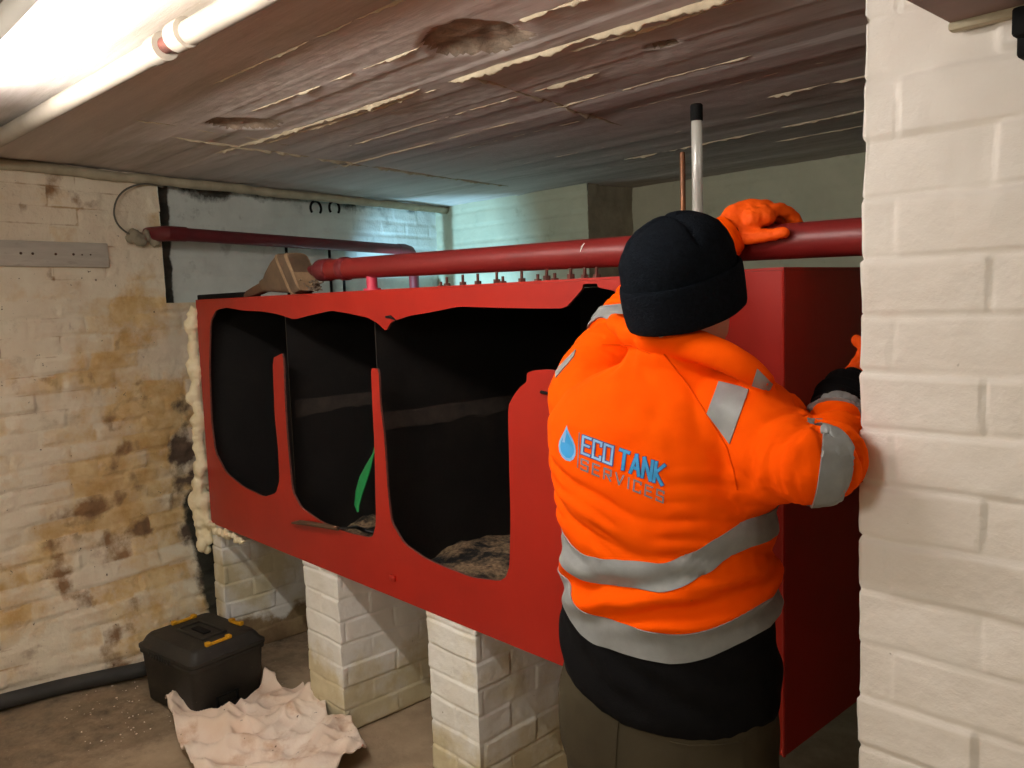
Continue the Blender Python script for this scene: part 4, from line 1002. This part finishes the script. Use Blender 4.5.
BF = (HF + ZD*.33).normalized(); BR_ = HR; BU = BR_.cross(BF).normalized()
BC = HC + HU*.022 - HF*.004; BK = .962
def bn(r_, f_, u_): return BC + BR_*r_ + BF*f_ + BU*u_
def bring(u_, a, b, f_=0, r_=0): return ell(bn(r_-.006, f_, u_*.985), BR_, BF, a*BK, b*BK, 48, 2.15)
mb = MB(); mb.loft([bring(*q) for q in ((-.045,.094,.113),(-.02,.097,.116),(.01,.0985,.1175),(.035,.097,.116),(.058,.090,.108),(.078,.078,.094),(.093,.060,.073),(.103,.036,.045),(.107,.012,.014))]); me = remesh(mb, .005, 3)
def knit(c, n):
    d = c-BC; a = math.atan2(d.dot(BR_), d.dot(BF)); u_ = d.dot(BU)
    g = 0
    for k in range(4):
        da = (a - (k*PI/2 + .55) + PI) % (2*PI) - PI; rr = math.hypot(d.dot(BR_), d.dot(BF)); g -= .006*math.exp(-(da*rr/.006)**2)*sm(.045, .075, u_)
    return g + .004*nz(c.x*16, c.y*16, c.z*16) + .0015*nz(c.x*45, c.y*45, c.z*45)
displace(me, knit); bean = obj('beanie', me, MT['beanie'], man, True, 180)
mb = MB(); prof = [(-.074,.094,.112),(-.078,.099,.117),(-.074,.103,.1215),(-.04,.1045,.124),(-.010,.105,.1245),(.002,.1035,.123),(.004,.100,.119),(.0,.097,.116)]
mb.loft([bring(*q) for q in prof] + [bring(-.06,.091,.109)], cap=False)
n_ = 48; last = len(prof); mb.add([], [])
mb.f += [[last*n_+k, last*n_+(k+1) % n_, (k+1) % n_, k] for k in range(n_)]; mb.m += [0]*n_
me = mb.mesh('brim'); displace(me, lambda c, n: .0025*nz(c.x*22, c.y*22, c.z*22)); br = obj('brim', me, MT['beanie'], bean, True, 180)
sb = br.modifiers.new('s', 'SUBSURF'); sb.levels = 1; sb.render_levels = 1

for nm, fn in (('glove', left_hand), ('glove', right_hand)):
    mb = MB(); fn(mb, 1.0)
    if fn is left_hand: mb.tube([WRL+(ELL-WRL)*.25, WRL, WRL.lerp(L_P[1][0], .5)], [.043, .041, .034], 16)
    me = remesh(mb, .0034, 3); displace(me, lambda c, n: .0022*nz(c.x*55, c.y*55, c.z*55) + .0012*nz(c.x*120, c.y*120, c.z*120)); obj(nm, me, MT['glove'], man, True, 180)

mb = MB(); mb.loft([ell(bp(0, f_, z), RD, FD, a, b, 28, 2.5) for z, f_, a, b in ((.69,0,.15,.085),(.73,0,.180,.112),(.77,0,.199,.138),(.82,0,.210,.155),(.88,0,.214,.158),(.94,0,.210,.153),(1.0,0,.196,.140))])
for sd in (-1, 1):
    hip, kn, an_ = bp(sd*.102, 0, .86), bp(sd*.122, .03, .48), bp(sd*.135, -.012, .05)
    mb.tube([hip, hip.lerp(kn, .35), hip.lerp(kn, .7), kn, kn.lerp(an_, .5), an_], [.116,.112,.097,.088,.082,.084], 22)
me = remesh(mb, .007, 4)
displace(me, lambda c, n: .004*nz(c.x*8, c.y*8, c.z*8) + .0035*math.sin(c.z*60 + 4*nz(c.x*9, c.y*9, c.z*6))*sm(.3, .75, abs(nz(c.x*4, c.y*4, c.z*3)))+.0)
tro = obj('trousers', me, MT['trouser'], man, True, 180)
BT = BVHTree.FromPolygons([v.co.copy() for v in me.vertices], [tuple(p.vertices) for p in me.polygons])
for pts in ([(620,708),(617,735),(615,775)], [(670,742),(690,746),(720,745),(748,741)]):
    path = []
    for a, b in zip(pts[:-1], pts[1:]):
        for k in range(8):
            q = Vector(a).lerp(Vector(b), k/8); d = ray(q.x, q.y).normalized(); h = BT.ray_cast(CAM, d)
            if h[0] is not None: path.append(h[0] - d*.0005)
    if len(path) > 2: mb = MB(); mb.tube(path, .0018, 6); mb.build('seam', MT['trouser'], tro)
for sd in (-1, 1):
    an_ = bp(sd*.135, -.012, 0); mb = MB()
    mb.tube([an_+ZD*.13, an_+ZD*.07, an_+FD*.03+ZD*.048, an_+FD*.12+ZD*.042, an_+FD*.185+ZD*.034], [.052,.054,.050,.047,.036], 16); mb.ball(an_+ZD*.045-FD*.02, .044, 12, 8)
    bo = obj('boot', remesh(mb, .007, 3), MT['boot'], man, True, 180)
    mb = MB(); mb.loft([[an_+FD*f_+RD*w*sgn+ZD*z for sgn, f_, w in [(1,-.065,.030),(1,-.02,.042),(1,.08,.046),(1,.16,.046),(1,.21,.03),(-1,.21,.03),(-1,.16,.046),(-1,.08,.046),(-1,-.02,.042),(-1,-.065,.030)]] for z in (.002, .02)])
    mb.build('sole', MT['boot'], bo)
